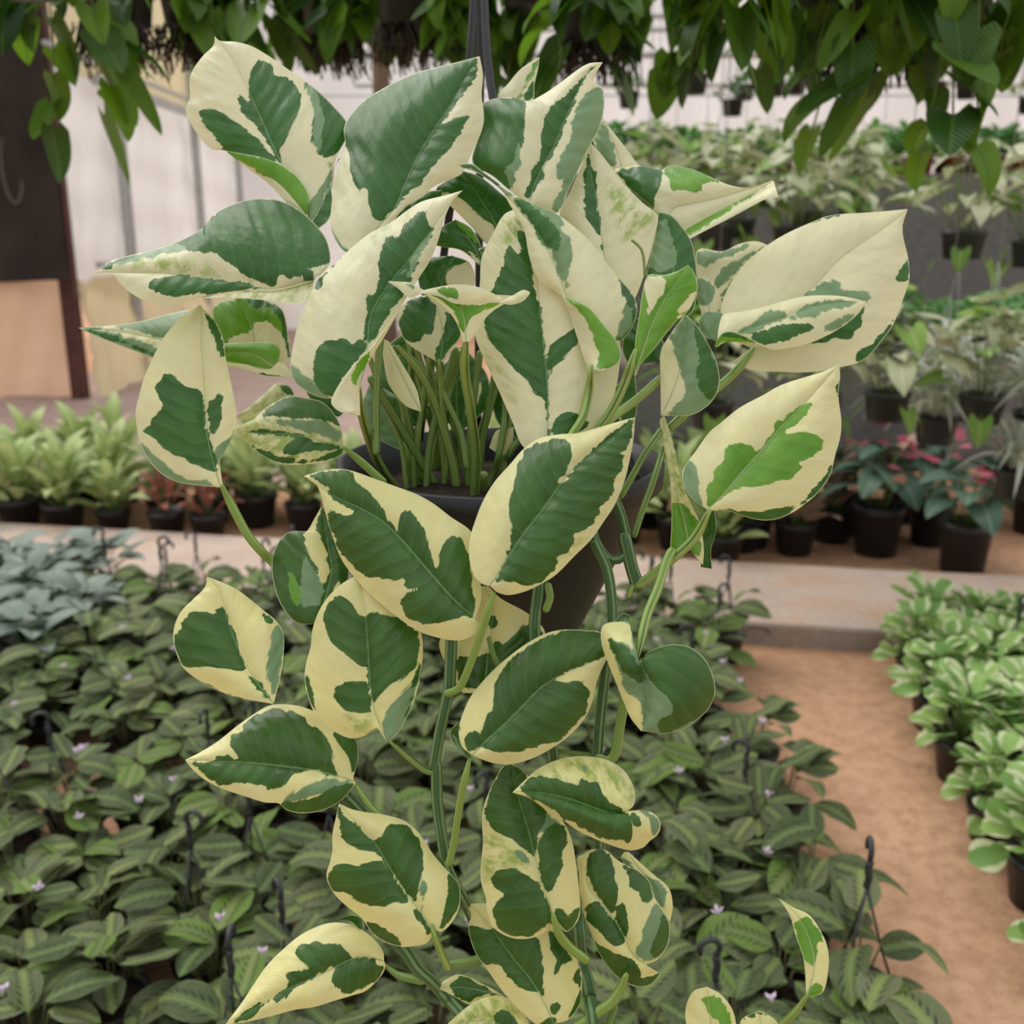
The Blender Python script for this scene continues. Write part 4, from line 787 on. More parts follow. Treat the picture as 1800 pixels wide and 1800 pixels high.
for i, lf in enumerate(LEAVES):
    sh = [sheet3(lf, i)]; pats = [(lf['base'], lf['pat'])]
    for f in lf['flaps']: sh.append(sheet2(f, lf['tilt'], sh[0]['yc'], i)); pats.append((f['base'], f['pat']))
    AP = np.concatenate([s['P'].reshape(-1, 2) for s in sh]); AZ = np.concatenate([s['Z'].ravel() for s in sh])
    need = lf['z']; inpot = lf['z'] <= -220 or lf['id'] in ('SS', 'Lb')
    for k, z in zip(cells.keys(AP), AZ):
        e = cells.z.get(int(k))
        if e: need = max([need]+[q[2]+7-z for q in e if not (inpot and q[0] < 0)])
    V = []; F = []; at_ = {a: [] for a in ('dg', 'dp', 'dl', 'dm', 'mid', 'rim', 'ribw', 'yel')}; LC = []
    for s, (b, pt) in zip(sh, pats):
        n0, n1 = s['Z'].shape; b0 = sum(len(x) for x in V)
        V.append(rel(unproj(s['P'], s['Z']+need)).reshape(-1, 3))
        idx = np.arange(n0*n1).reshape(n0, n1)+b0
        F += np.stack([idx[:-1, :-1], idx[:-1, 1:], idx[1:, 1:], idx[1:, :-1]], -1).reshape(-1, 4).tolist()
        D = paint(s['P'].reshape(-1, 2), b, pt)
        for a in D: at_[a].append(D[a])
        for a in ('mid', 'rim', 'ribw'): at_[a].append(np.broadcast_to(s[a], s['Z'].shape).ravel())
        LC.append(s['lc'].reshape(-1, 3)); at_['yel'].append(np.full(n0*n1, np.clip((sh[0]['yc']-520)/450., 0, 1)))
    cells.add(AP, AZ+need, i)
    ZB[lf['id']] = float(sh[0]['Z'][0, sh[0]['Z'].shape[1]//2]+need)
    me = bpy.data.meshes.new('leaf'); VV = np.concatenate(V)
    me.from_pydata(VV.tolist(), [], F); me.update()
    for a, arr in at_.items():
        q = me.attributes.new(a, 'FLOAT', 'POINT'); q.data.foreach_set('value', np.concatenate(arr).astype(np.float32))
    q = me.attributes.new('lc', 'FLOAT_VECTOR', 'POINT'); q.data.foreach_set('vector', np.concatenate(LC).astype(np.float32).ravel())
    me.polygons.foreach_set('use_smooth', [True]*len(me.polygons)); me.materials.append(M['hero'])
    LOBJ[lf['id']] = link('leaf', me, hero)
def tube_mesh(P3, rad, mat, n=10):
    rad = np.asarray(rad, float)
    ta = P3[0]-P3[1]; ta = ta/np.linalg.norm(ta); tb = P3[-1]-P3[-2]; tb = tb/np.linalg.norm(tb)
    P3 = np.concatenate([[P3[0]+ta*rad[0]*.95, P3[0]+ta*rad[0]*.7], P3, [P3[-1]+tb*rad[-1]*.7, P3[-1]+tb*rad[-1]*.95]])
    rad = np.concatenate([[rad[0]*.25, rad[0]*.72], rad, [rad[-1]*.72, rad[-1]*.25]])
    mb = MB(); mb.tube(P3, rad, n); me = mb.mesh('tube', mat)
    q = me.attributes.new('ang', 'FLOAT', 'POINT'); q.data.foreach_set('value', np.tile(np.abs(np.arange(n)/n-.5)*2, len(P3)).astype(np.float32))
    return me
for t in TUBES:
    n = max(6, int(plen(t['p'])/9)); p = spline(t['p'], n)
    r = RANK[t['after']]+.5 if t['after'] else -.5
    z0 = t['z'] if t['z'] is not None else -40.
    crown = t['after'] in ('V12', 'SS', 'Q', 'V6') and t['mat'] != 'stem' and t['p'][0][1] > 820 and 640 < t['p'][0][0] < 900
    if crown:
        x_, y_ = p[0]; dd = FWD+np.array([1., 0, 0])*(x_-900)/1800.+UP*(900-y_)/1800.
        dsoil = (POT_TOP[2]-.026-CAM[2])/dd[2]; z0 = float(np.clip((D0-dsoil)/PX, -560, -95))
    if t['end']:
        zl = ZB[t['end']]-1
        # which end of the path meets the leaf base
        base = LEAVES[RANK[t['end']]]['rails'][1][0]
        if np.linalg.norm(p[0]-base) < np.linalg.norm(p[-1]-base): Z = np.linspace(zl, z0, n)
        else: Z = np.linspace(z0, zl, n)
    elif crown: Z = np.linspace(z0, .4*z0+.6*(t['z'] or -200), n)
    else: Z = np.full(n, z0)
    rr = t['r']; tap = np.ones(n)
    if t['end']:
        q = np.clip(np.linspace(0, 1, n)*n/4., 0, 1)*.5+.5
        tap = q if np.linalg.norm(p[0]-base) < np.linalg.norm(p[-1]-base) else q[::-1]
    for _ in range(2):
        for j in range(n):
            lo, hi = -1e9, 1e9
            for dx, dy in ((0, 0), (rr, 0), (-rr, 0), (0, rr), (0, -rr)):
                for q in cells.z.get(int(cells.keys(p[j]+np.array([dx, dy]))[0]), ()):
                    if q[0] < 0 and crown: continue
                    if q[0] < r: lo = max(lo, q[2])
                    else: hi = min(hi, q[1])
            if lo+rr*.9 > Z[j]: Z[j] = lo+rr*.9
            if hi-rr*.9 < Z[j]: Z[j] = hi-rr*.9
        if _ == 0:
            Zs = Z.copy()
            for _k in range(4): Zs[1:-1] = .25*Zs[:-2]+.5*Zs[1:-1]+.25*Zs[2:]
            Z = Zs
    rad = rr*PX*(D0-Z*PX)/D0*tap
    nm = 'vine_stem' if t['mat'] == 'stem' else 'petiole'
    me = tube_mesh(rel(unproj(p, Z)), rad, M[t['mat']]); me.name = nm
    par = LOBJ[t['end']] if (t['end'] and nm == 'petiole') else hero
    link(nm, me, par)
    if nm == 'vine_stem':      # swollen pale nodes at the ends
        pass
# the pot, soil and hanger
mb = MB(); mb.lathe([(0.0, 0.0), (BASE_R-.006, 0), (BASE_R, .004), (RIM_R-.006, POT_H-.022), (RIM_R, POT_H-.018), (RIM_R+.001, POT_H), (RIM_R-.004, POT_H+.001), (RIM_R-.008, POT_H-.02), (BASE_R-.002, .006), (0, .005)], 48)
mb.build('pot', M['herop'], hero)
mb = MB(); mb.lathe([(0, POT_H-.024), (.05, POT_H-.020), (.09, POT_H-.026), (RIM_R-.012, POT_H-.030)], 32); mb.build('soil', M['soil'], hero)
apex = rel(at(848, -330, 0.862))
for (px, py, dp, ang) in ((826, 100, .862, 2.2), (866, 173, .85, -.6), (846, 60, .90, 1.75)):
    ang_pt = np.array([(RIM_R-.004)*math.cos(ang), (RIM_R-.004)*math.sin(ang), POT_H-.006])
    mid = rel(at(px, py, dp))
    P3 = spline(np.array([apex, mid, .55*mid+.45*ang_pt, ang_pt]), 24) if ang != 1.75 else np.linspace(apex, ang_pt, 12)
    mb = MB()
    for off in (-.0019, .0, .0019): mb.tube(P3+np.array([off, -abs(off)*.2, 0]), .0016, 8)
    mb.build('hanger_strap', M['hook'], hero)
mb = MB(); hk = [apex+np.array([0, 0, -.004]), apex+np.array([0, 0, .03])]
hk += [apex+np.array([.022*(1-math.cos(a)), 0, .03+.022*math.sin(a)]) for a in np.linspace(.3, 3.6, 10)]
mb.tube(np.array(hk), .004, 8); mb.build('hanger_hook', M['hook'], hero)
HOOKTOP = POT0+apex+np.array([.022, 0, .048])
# ------------------------------------------------------------------ background plants
RND = random.Random(11)
def leaf_mesh(name, mat, ln, wd, shape='oval', arch=.15, fold=.12, lobe=0., nu=9, nv=5, wave=0.):
    us = np.linspace(0, 1, nu); vs = np.linspace(-1, 1, nv)
    V = []; UV = []
    for u in us:
        if shape == 'oval': w = math.sin(math.pi*min(1, max(0, u))**.9)**.62
        elif shape == 'obovate': w = math.sin(math.pi*u**1.25)**.7
        elif shape == 'lance': w = math.sin(math.pi*u**.85)**.9
        elif shape == 'heart': w = (1-u)**.75*(1.0+.9*u)*min(1, (u+.06)*6)**.5
        elif shape == 'arrow': w = (1-u)**.9*(1.05+.8*u)*min(1, (u+.10)*6)**.5
        elif shape == 'strap': w = min(1, u*8+.3)*(1-u**3)
        w = max(w, .02)
        for v in vs:
            x = ln*u-lobe*ln*abs(v)**1.2*(1-u)**3
            y = wd/2*w*v
            z = arch*ln*(math.sin(math.pi*.5*u*1.15)*.8-1.15*u*u)+fold*wd*w*(abs(v)-.5*v*v)+wave*wd*math.sin(u*12+v)*abs(v)
            V.append((x, y, z)); UV.append((u, .5+.5*v*w if shape != 'strap' else .5+.5*v))
    F = [(i*nv+j, (i+1)*nv+j, (i+1)*nv+j+1, i*nv+j+1) for i in range(nu-1) for j in range(nv-1)]
    me = bpy.data.meshes.new(name); me.from_pydata(V, [], F); me.update()
    uvl = me.uv_layers.new(name='UVMap')
    for l in me.loops: uvl.data[l.index].uv = UV[l.vertex_index]
    me.polygons.foreach_set('use_smooth', [True]*len(me.polygons)); me.materials.append(mat)
    return me
def LM(az, rad, h, pitch, roll=0., sc=1.):
    return Matrix.Rotation(az, 4, 'Z') @ Matrix.Translation((rad, 0, h)) @ Matrix.Rotation(-pitch, 4, 'Y') @ Matrix.Rotation(roll, 4, 'X') @ Matrix.Scale(sc, 4)
def pot_mesh(r, h, mat, taper=.74, soil=True, n=20):
    mb = MB(); t = r*taper
    mb.lathe([(0, 0), (t, 0), (r*.95, h*.84), (r, h*.85), (r*1.01, h), (r*.94, h), (r*.90, h*.86), (0, h*.86)], n)
    me = mb.mesh('pot', mat)
    if soil:
        me.materials.append(M['soil'])
        for p in me.polygons:
            if p.index >= 6*n: p.material_index = 1
    return me
def hook_mesh(r, z0, hgt, thick=1., lean=0.):
    mb = MB(); j = np.array([lean, 0, z0+hgt])
    for k in range(3):
        a = k*2.094+.4; mb.tube(np.array([[r*math.cos(a), r*math.sin(a), z0], .5*np.array([r*math.cos(a), r*math.sin(a), z0])+.5*j+np.array([0, 0, -.01]), j]), .0016*thick, 5)
    sh = [j+np.array([.0012*math.sin(q*9), .0012*math.cos(q*9), q*.045]) for q in np.linspace(0, 1, 8)]
    mb.tube(np.array(sh), .0042*thick, 6)
    c = j+np.array([.013, 0, .058])
    mb.tube(np.array([c+np.array([-.016*math.cos(a), 0, .016*math.sin(a)]) for a in np.linspace(-.9, 3.7, 14)]), .0034*thick, 6)
    return mb.mesh('hanger_hook', M['hook'])
def stalks_mesh(mats, mat, z0, r=.0014, bend=.3):
    mb = MB()
    for m in mats:
        e = np.array(m.to_translation()); s = np.array([e[0]*.25, e[1]*.25, z0]); mid = .5*(s+e)+np.array([-e[0], -e[1], 0])*bend*.3
        mb.tube(np.array([s, .25*s+.5*mid+.25*e, e]), r, 4)
    return mb.mesh('stalks', mat)
def copy_tree(o, parent=None):
    c = o.copy(); COL.objects.link(c); c.parent = parent
    for ch in o.children: copy_tree(ch, c)
    return c
USED = set()
def place(proto, loc, rz, sc=1., label=None, group=None):
    if proto.name not in USED: USED.add(proto.name); o = proto
    else: o = copy_tree(proto)
    o.location = tuple(loc); o.rotation_euler = (0, 0, rz); o.scale = (sc, sc, sc)
    if label: o['label'] = label
    if group: o['group'] = group
    return o
def plant(name, label, cat, group, pot, leaves, stalk=None, z0=.08, extra=()):
    e = empty(name); tag(e, label, cat, group)
    if pot: link('pot', pot, e)
    for me, mw in leaves: link(me.name.split('.')[0], me, e, mw)
    if stalk: link('stalks', stalks_mesh([mw for _, mw in leaves], stalk, z0), e)
    for nm, me in extra: link(nm, me, e)
    return e
def tiny_flower():
    mb = MB()
    for k in range(4):
        a = k*1.57; mb.add([(0, 0, 0), (.006*math.cos(a-.5), .006*math.sin(a-.5), .004), (.009*math.cos(a), .009*math.sin(a), .007), (.006*math.cos(a+.5), .006*math.sin(a+.5), .004)], [(0, 1, 2, 3)])
    mb.lathe([(0, -.004), (.003, 0), (.002, .006), (0, .007)], 6)
    return mb.mesh('flower', M['petal'])
FLOWER = tiny_flower()
U = RND.uniform
# --- prayer plants in the left bed
mpot = pot_mesh(.062, .095, M['blackpot'])
mleaf = [leaf_mesh('leaf', M['maranta'], .100, .064, 'oval', .16, .10, 0, 10, 7, .02), leaf_mesh('leaf', M['maranta'], .108, .060, 'oval', .30, .16, 0, 10, 7, .03), leaf_mesh('leaf', M['maranta'], .088, .055, 'oval', -.05, .05, 0, 10, 7, .02)]
hooks = [hook_mesh(.058, .092, .18, 1.35), hook_mesh(.058, .092, .15, 1.35, .03)]
protos = []
for v in range(6):
    lv = []
    for k in range(14):
        t = k/14.
        az = k*2.39996+U(-.8, .8)
        lv.append((RND.choice(mleaf), LM(az, .005+.06*t+U(-.02, .02), .20-.08*t+U(-.03, .025), U(-.15, .55)*(1-t)+U(-.45, .15)*t, U(-.5, .5), U(.75, 1.15))))
    ex = []
    if v in (0, 3): ex.append(('hanger_hook', hooks[0 if v == 0 else 1]))
    p = plant('prayer_plant', 'potted prayer plant with dark-blotched green leaves in the crowded left bed', 'potted plant', 'prayer plants in the left bed', mpot, lv, M['stalk_brown'], .08, ex)
    for q in range((0, 1, 0, 1, 1, 0)[v]):
        f = link('flower', FLOWER, p, LM(U(0, 6), U(.03, .07), .225+U(0, .03), .3, 0, 1.25))
    protos.append(p)
sil = leaf_mesh('leaf', M['silver'], .105, .070, 'heart', .2, .12, .1, 9, 7)
sp = []
for v in range(2):
    lv = [(sil, LM(k*2.4+U(-.3, .3), .02+.05*k/14, .22-.08*k/14+U(-.02, .02), U(-.1, .5), U(-.3, .3), U(.85, 1.15))) for k in range(14)]
    sp.append(plant('silver_leaf_plant', 'potted plant with silvery grey-green leaves in the far left of the bed', 'potted plant', 'silvery plants at the far left of the bed', mpot, lv, M['stalk'], .08))
def front_gap(p): return -((np.array(p)-Wa)@WN)-WW      # distance in front of the walkway
def seen(p, m=110):
    x, y, d = project(np.array(p)); return -m-170 < x < 1800+m+80 and -m < y < 1800+300
cnt = 0
step = .156
for i in range(-16, 8):
    for j in range(0, 20):
        x = .655+(i-.5)*step*.98+(step*.5 if j % 2 else 0)-step*.5; y = .98+j*step*.90
        p = np.array([x+U(-.02, .02), y+U(-.02, .02), 0.])
        if p[0] > .60+.05*(p[1]-1.5) or front_gap(p) < .07 or not seen(p+np.array([0, 0, .2])): continue
        if RND.random() < .07: continue
        px, py, _ = project(p+np.array([0, 0, .18]))
        if px < 170-(py-1040)*.5 and py < 1150: place(RND.choice(sp), p, U(0, 6.28), U(1.0, 1.2))
        else:
            v = RND.choices(range(6), (2.2, 4, 4, 2, 4, 4))[0]
            if front_gap(p) < .32 and RND.random() < .5: v = RND.choice((0, 3))
            zone = 'along the sand path' if p[0] > .38 else ('beside the concrete walkway' if front_gap(p) < .45 else ('in the near foreground' if py > 1500 else ('at the left frame side' if px < 420 else 'in the middle of the left bed')))
            feat = ('with a black hanger hook', 'with a tiny pale pink flower', 'without flower or hook', 'with hook and tiny flower', 'with spread leaves and a flower', 'with dense spread leaves')[v]
            place(protos[v], p, U(0, 6.28), U(.9, 1.1), 'prayer plant %s, %s' % (feat, zone))
        cnt += 1
# --- variegated round-leaf plants in the right bed
pleaf = [leaf_mesh('leaf', M['pep'], .070, .060, 'obovate', .18, .16, 0, 8, 5, .02), leaf_mesh('leaf', M['pep'], .062, .056, 'obovate', .35, .20, 0, 8, 5), leaf_mesh('leaf', M['pep'], .074, .062, 'obovate', 0, .10, 0, 8, 5)]
pp = []
for v in range(4):
    lv = []
    for k in range(34):
        t = k/34.; az = k*2.39996+U(-.3, .3)
        lv.append((RND.choice(pleaf), LM(az, .008+.060*t+U(0, .012), .20-.13*t*t+U(-.02, .015), U(.3, .9)*(1-t)+U(-.4, .4)*t, U(-.5, .5), U(.8, 1.1))))
    pp.append(plant('round_leaf_plant', 'potted plant with rounded green leaves edged in cream in the right bed', 'potted plant', 'cream-edged plants in the right bed', mpot, lv, M['stalk'], .08, [('hanger_hook', hooks[1])] if v == 1 else []))
for i in range(0, 9):
    for j in range(0, 15):
        y = 1.50+j*.125; x = 1.07+i*.13+(.06 if j % 2 else 0)+U(-.02, .02)+.15*(y-2)
        p = np.array([x, y+U(-.02, .02), 0.])
        if front_gap(p) < .08 or not seen(p+np.array([0, 0, .2]), 60): continue
        v = RND.choices(range(4), (4, 1.6, 4, 4))[0]; place(pp[v], p, U(0, 6.28), U(.92, 1.12), 'cream-edged round-leaf plant %s in the right bed, %s' % ('with a black hook' if v == 1 else 'in a black pot', 'at the path edge' if i == 0 else 'toward the right frame edge'))
# --- pale lanceolate plants behind the walkway, left and centre
apot = pot_mesh(.085, .13, M['blackpot'])
aleaf = [leaf_mesh('leaf', M['aglao'], .19, .062, 'lance', .35, .12, 0, 10, 5), leaf_mesh('leaf', M['aglao'], .16, .058, 'lance', .15, .15, 0, 10, 5)]
rleaf = [leaf_mesh('leaf', M['redleaf'], .17, .055, 'lance', .3, .12, 0, 10, 5)]; kleaf = [leaf_mesh('leaf', M['pinkleaf'], .15, .08, 'heart', .3, .12, .15, 10, 5)]
def rosette(me_list, n, hz, spread):
    return [(RND.choice(me_list), LM(k*2.39996+U(-.3, .3), .015+spread*k/n, hz*(1-.45*k/n)+U(-.02, .02), U(.9, 1.25)*(1-k/n)+U(.0, .5)*k/n, U(-.4, .4), U(.8, 1.15))) for k in range(n)]
ap = [plant('pale_leaf_plant', 'pale lime-leaved plant in a black pot behind the walkway at left', 'potted plant', 'pale lime plants behind the walkway', apot, rosette(aleaf, 26, .25, .06), M['stalk'], .1) for v in range(3)]
rp = [plant('red_leaf_plant', 'red-leaved plant in a black pot just behind the walkway at left', 'potted plant', 'red-leaved plants behind the walkway', apot, rosette(rleaf, 13, .22, .04), M['stalk_brown'], .1) for v in range(2)]
kp = [plant('pink_leaf_plant', 'pink-flushed plant in a black pot on the sand beyond the walkway', 'potted plant', 'pink-flushed plants on the sand', apot, rosette(kleaf, 14, .24, .06), M['stalk'], .1) for v in range(2)]
for n_, row in enumerate((.14, .40, .68)):
    for s in np.arange(-.5, 4.6, .235):
        p = walk(s+U(-.03, .03)+.1*n_, row+U(-.03, .03))
        px, py, d = project(p+np.array([0, 0, .2]))
        if not (-90 < px < 1340): continue
        if 470 < px < 600 and n_ == 0: continue
        if n_ == 0 and 205 < px < 420: place(RND.choice(rp), p, U(0, 6.28), U(.85, 1.05))
        elif n_ == 0 and 640 < px < 1160: continue
        else: place(RND.choice(ap), p, U(0, 6.28), U(.85, 1.15)+.05*n_, 'pale lime-leaved plant in a black pot, %s row behind the walkway, %s' % (('nearest', 'middle', 'farthest')[n_], 'left of the vine' if px < 560 else ('behind the hanging vine' if px < 1140 else 'right of the vine')))
for gx, gy in ((1320, 960), (1395, 972), (1460, 950), (1290, 940)):
    place(RND.choice(kp), ground(gx, gy), U(0, 6.28), U(.85, 1.1))
# --- anthuriums in tall black pots on the sand
tpot = pot_mesh(.105, .21, M['blackpot'], .78)
anl = [leaf_mesh('leaf', M['anth'], .15, .115, 'heart', .25, .10, .2, 10, 7)]; spl = leaf_mesh('flower', M['spathe'], .085, .08, 'heart', .15, -.1, .15, 8, 5); spl2 = leaf_mesh('flower', M['spathe2'], .085, .07, 'heart', .15, -.1, .15, 8, 5)
labs = ['anthurium with pink blooms in the tall black pot nearest the walkway', 'anthurium with pink and salmon blooms in a tall black pot', 'anthurium in the black pot behind and between the other anthuriums', 'anthurium in a black pot at the right frame edge', 'anthurium with pink blooms low behind the right leaf of the vine', 'anthurium standing far back under the hanging arrow-leaf pots']
for n_, (gx, gy, sc) in enumerate(((1690, 1004, .98), (1538, 972, 1.0), (1632, 955, .9), (1812, 935, .9), (1475, 935, .85), (1585, 915, .9))):
    lv = [(anl[0], LM(k*2.39996, .03+.13*k/17, .44-.17*k/17+U(-.03, .03), U(-.75, .15), U(-.3, .3), U(.7, 1.15))) for k in range(17)]
    lv += [((spl2 if (n_ in (1, 4) and k % 2) else spl), LM(k*2.1+n_+2.4, .05+U(0, .13), .45+U(-.12, .08), U(-.2, .9), U(-.5, .5), U(.7, 1.1))) for k in range(8)]
    p = plant('anthurium', labs[n_], 'potted plant', 'anthuriums on the sand', tpot, lv, M['stalk'], .18); p.location = tuple(ground(gx, gy)); p.scale = (sc,)*3; p.rotation_euler = (0, 0, n_*1.3)
# --- hanging pots
def wires(r, z0, top, n=3, th=.0012):
    mb = MB(); j = np.array([0, 0, z0+.38])
    for k in range(n):
        a = k*6.283/n+.5; mb.tube(np.array([[r*math.cos(a), r*math.sin(a), z0], j]), th, 5)
    mb.tube(np.array([j, [0, 0, top]]), th*1.2, 5)
    return mb.mesh('hanger_wire', M['wire'])
hpot = pot_mesh(.068, .085, M['blackpot'], .8)
sl_ = [leaf_mesh('leaf', M['syng'], .105, .082, 'arrow', .2, .10, .35, 9, 7), leaf_mesh('leaf', M['syng'], .085, .07, 'arrow', .35, .15, .35, 9, 7), leaf_mesh('leaf', M['syng_g'], .095, .078, 'arrow', .2, .1, .3, 9, 7)]
syn = [('cream-leaved arrow plant hung above the bright green bench plants at right', 1690, 455, 3.2), ('cream-leaved arrow plant in the hung pot over the anthuriums', 1556, 738, 3.05), ('cream-leaved arrow plant in the hung pot over the white striped plants', 1722, 742, 3.05),
       ('arrow-leaf plant hung just right of the topmost vine leaves', 1135, 430, 3.7), ('arrow-leaf plant whose black pot shows above the curled vine leaf', 1255, 440, 3.45), ('arrow-leaf plant hung behind the long cream vine leaf', 1390, 440, 3.6),
       ('arrow-leaf plant hung between the long cream leaf and the grey cloth', 1480, 415, 4.0), ('arrow-leaf plant cut by the right frame edge', 1812, 470, 3.3), ('arrow-leaf plant in a black pot hung low behind the vine stems', 1250, 752, 3.2), ('arrow-leaf plant hung behind the tip of the lower right vine leaf', 1440, 735, 3.5), ('arrow-leaf plant low at the right frame edge', 1835, 700, 3.4)]
for k_, (a_, b_) in enumerate(((1100, 400), (1180, 415), (1235, 350), (1300, 385), (1345, 330), (1420, 370), (1500, 345), (1535, 400), (1150, 330))):
    syn.append(('%s arrow-leaf plant from the left in the crowded far hanging row' % ('first third fourth fifth sixth seventh eighth ninth second'.split()[k_]), a_, b_+35, 4.5+.1*(k_ % 3)))
for n_, (lab, px, py, d) in enumerate(syn):
    p0 = at(px, py, d); nn = 30
    lv = []
    for k in range(nn):
        t = k/nn; me = sl_[2] if RND.random() < .25 else sl_[RND.randrange(2)]
        lv.append((me, LM(k*2.39996+U(-.4, .4), .03+.14*t+U(-.02, .03), .36-.21*t+U(-.04, .04), U(-.7, .2), U(-.4, .4), U(.7, 1.15))))
    for k in range(3): lv.append((sl_[2], LM(U(0, 6.28), .08, U(-.02, .08), -1.2, 0, U(.7, .9))))
    p = plant('arrow_leaf_plant', lab, 'hanging plant', 'hanging arrow-leaf plants', hpot, lv, M['stalk'], .07, [('hanger_wire', wires(.066, .085, 2.9-p0[2]))])
    p.location = tuple(p0); p.rotation_euler = (0, 0, n_*.9)
spd = [leaf_mesh('leaf', M['spider'], .27, .024, 'strap', .75, .3, 0, 10, 3), leaf_mesh('leaf', M['spider'], .21, .022, 'strap', .6, .3, 0, 10, 3)]
for n_, (px, py, d, lab) in enumerate(((1642, 778, 3.28, 'white striped spider plant hung between the two black arrow-plant pots'), (1785, 872, 3.15, 'white striped spider plant spreading below the right-hand black pot'), (1815, 770, 3.2, 'white striped spider plant at the right frame edge'), (1660, 705, 3.6, 'white striped spider plant farther back above the pink blooms'))):
    p0 = at(px, py, d)
    lv = [(RND.choice(spd), LM(k*2.39996+U(-.2, .2), .015+.02*k/64, .09, U(.0, 1.1), U(-.4, .4), U(.75, 1.15))) for k in range(64)]
    p = plant('spider_plant', lab, 'hanging plant', 'striped spider plants', hpot, lv, None, .07, [('hanger_wire', wires(.066, .085, 2.9-p0[2]))]); p.location = tuple(p0)
# bushy small plants on the benches: foliage too fine to pick apart
def bush(mat, n, rad, hz, ls, z0, seed, shape='oval'):
    r = random.Random(seed); src = leaf_mesh('t', mat, ls, ls*.6, shape, .2, .12, 0, 5, 3)
    base = np.array([v.co[:] for v in src.vertices]); fs = [tuple(p.vertices) for p in src.polygons]
    uvs = np.array([src.uv_layers[0].data[l.index].uv[:] for l in src.loops]); V = []; F = []
    for k in range(n):
        t = k/n; mt = LM(k*2.39996+r.uniform(-.4, .4), rad*(t**.6)*r.uniform(.6, 1.1), z0+hz*(1-.7*t)+r.uniform(-.02, .02), r.uniform(-.3, 1.0), r.uniform(-.4, .4), r.uniform(.7, 1.2))
        q = base@np.array(mt.to_3x3()).T+np.array(mt.to_translation()); b = k*len(base); V += q.tolist(); F += [tuple(b+i for i in f) for f in fs]
    me = bpy.data.meshes.new('foliage'); me.from_pydata(V, [], F); me.update(); uvl = me.uv_layers.new(name='UVMap')
    uvl.data.foreach_set('uv', np.tile(uvs, (n, 1)).ravel())
    me.polygons.foreach_set('use_smooth', [True]*len(me.polygons)); me.materials.append(mat); return me
cpot = pot_mesh(.062, .10, M['terracotta'], .75); bpot2 = pot_mesh(.062, .10, M['blackpot'], .75)
def bush_plant(name, label, cat, group, potm, fol, extra=()):
    e = empty(name); tag(e, label, cat, group); link('pot', potm, e); f = link('foliage', fol, e); f['kind'] = 'stuff'
    for nm, me in extra: link(nm, me, e)
    return e
hb = [bush_plant('bench_plant', 'small bushy green plant in a terracotta pot on the tall bench', 'potted plant', 'bushy plants on the tall bench', cpot, bush(M['bright'], 80, .13, .15, .065, .07, 5+v)) for v in range(3)]
for j in range(2):
    for x in np.arange(.45, 4.1, .14): place(RND.choice(hb), (x+U(-.03, .03)+.08*j, 6.28+.28*j, 1.60), U(0, 6.28), U(.85, 1.15))
lb = [bush_plant('low_bench_plant', 'bright green round-leaved plant on the lower bench', 'potted plant', 'bright plants on the lower bench', bpot2, bush(M['bright'], 70, .14, .16, .065, .08, 25+v)) for v in range(3)]
for j in range(3):
    for x in np.arange(.7, 3.6, .20): place(RND.choice(lb), (x+U(-.03, .03)+.1*j, 4.63+.19*j, .72), U(0, 6.28), U(.9, 1.2))
sw = [('tiny hanging pot farthest left above the tall bench', 1105, 190, 5.0), ('small hanging pot with drooping leaves beside the top vine leaf', 1222, 165, 4.2), ('small hanging pot hung lowest above the tall bench', 1287, 204, 5.0), ('small hanging pot right of the lowest one', 1308, 176, 5.3),
      ('small hanging pot next to the dark basket leaves', 1362, 170, 5.5), ('small hanging pot in front of the pale back wall', 1400, 166, 5.6), ('small hanging pot with roots under the right basket', 1640, 176, 4.6), ('small hanging pot second from the right frame edge', 1698, 174, 4.8), ('small hanging pot at the right frame edge', 1808, 200, 4.8)]
spot = pot_mesh(.052, .075, M['blackpot'], .8); sf = [bush(M['philo'], 30, .09, .07, .055, .06, 55), bush(M['bright'], 26, .07, .06, .05, .06, 56)]
for n_, (lab, px, py, d) in enumerate(sw):
    p0 = at(px, py, d); e = bush_plant('small_hanging_pot', lab, 'hanging plant', 'small pots hung in front of the back wall', spot, sf[n_ % 2], [('hanger_wire', wires(.05, .075, 3.0-p0[2], 3, .002))]); e.location = tuple(p0)
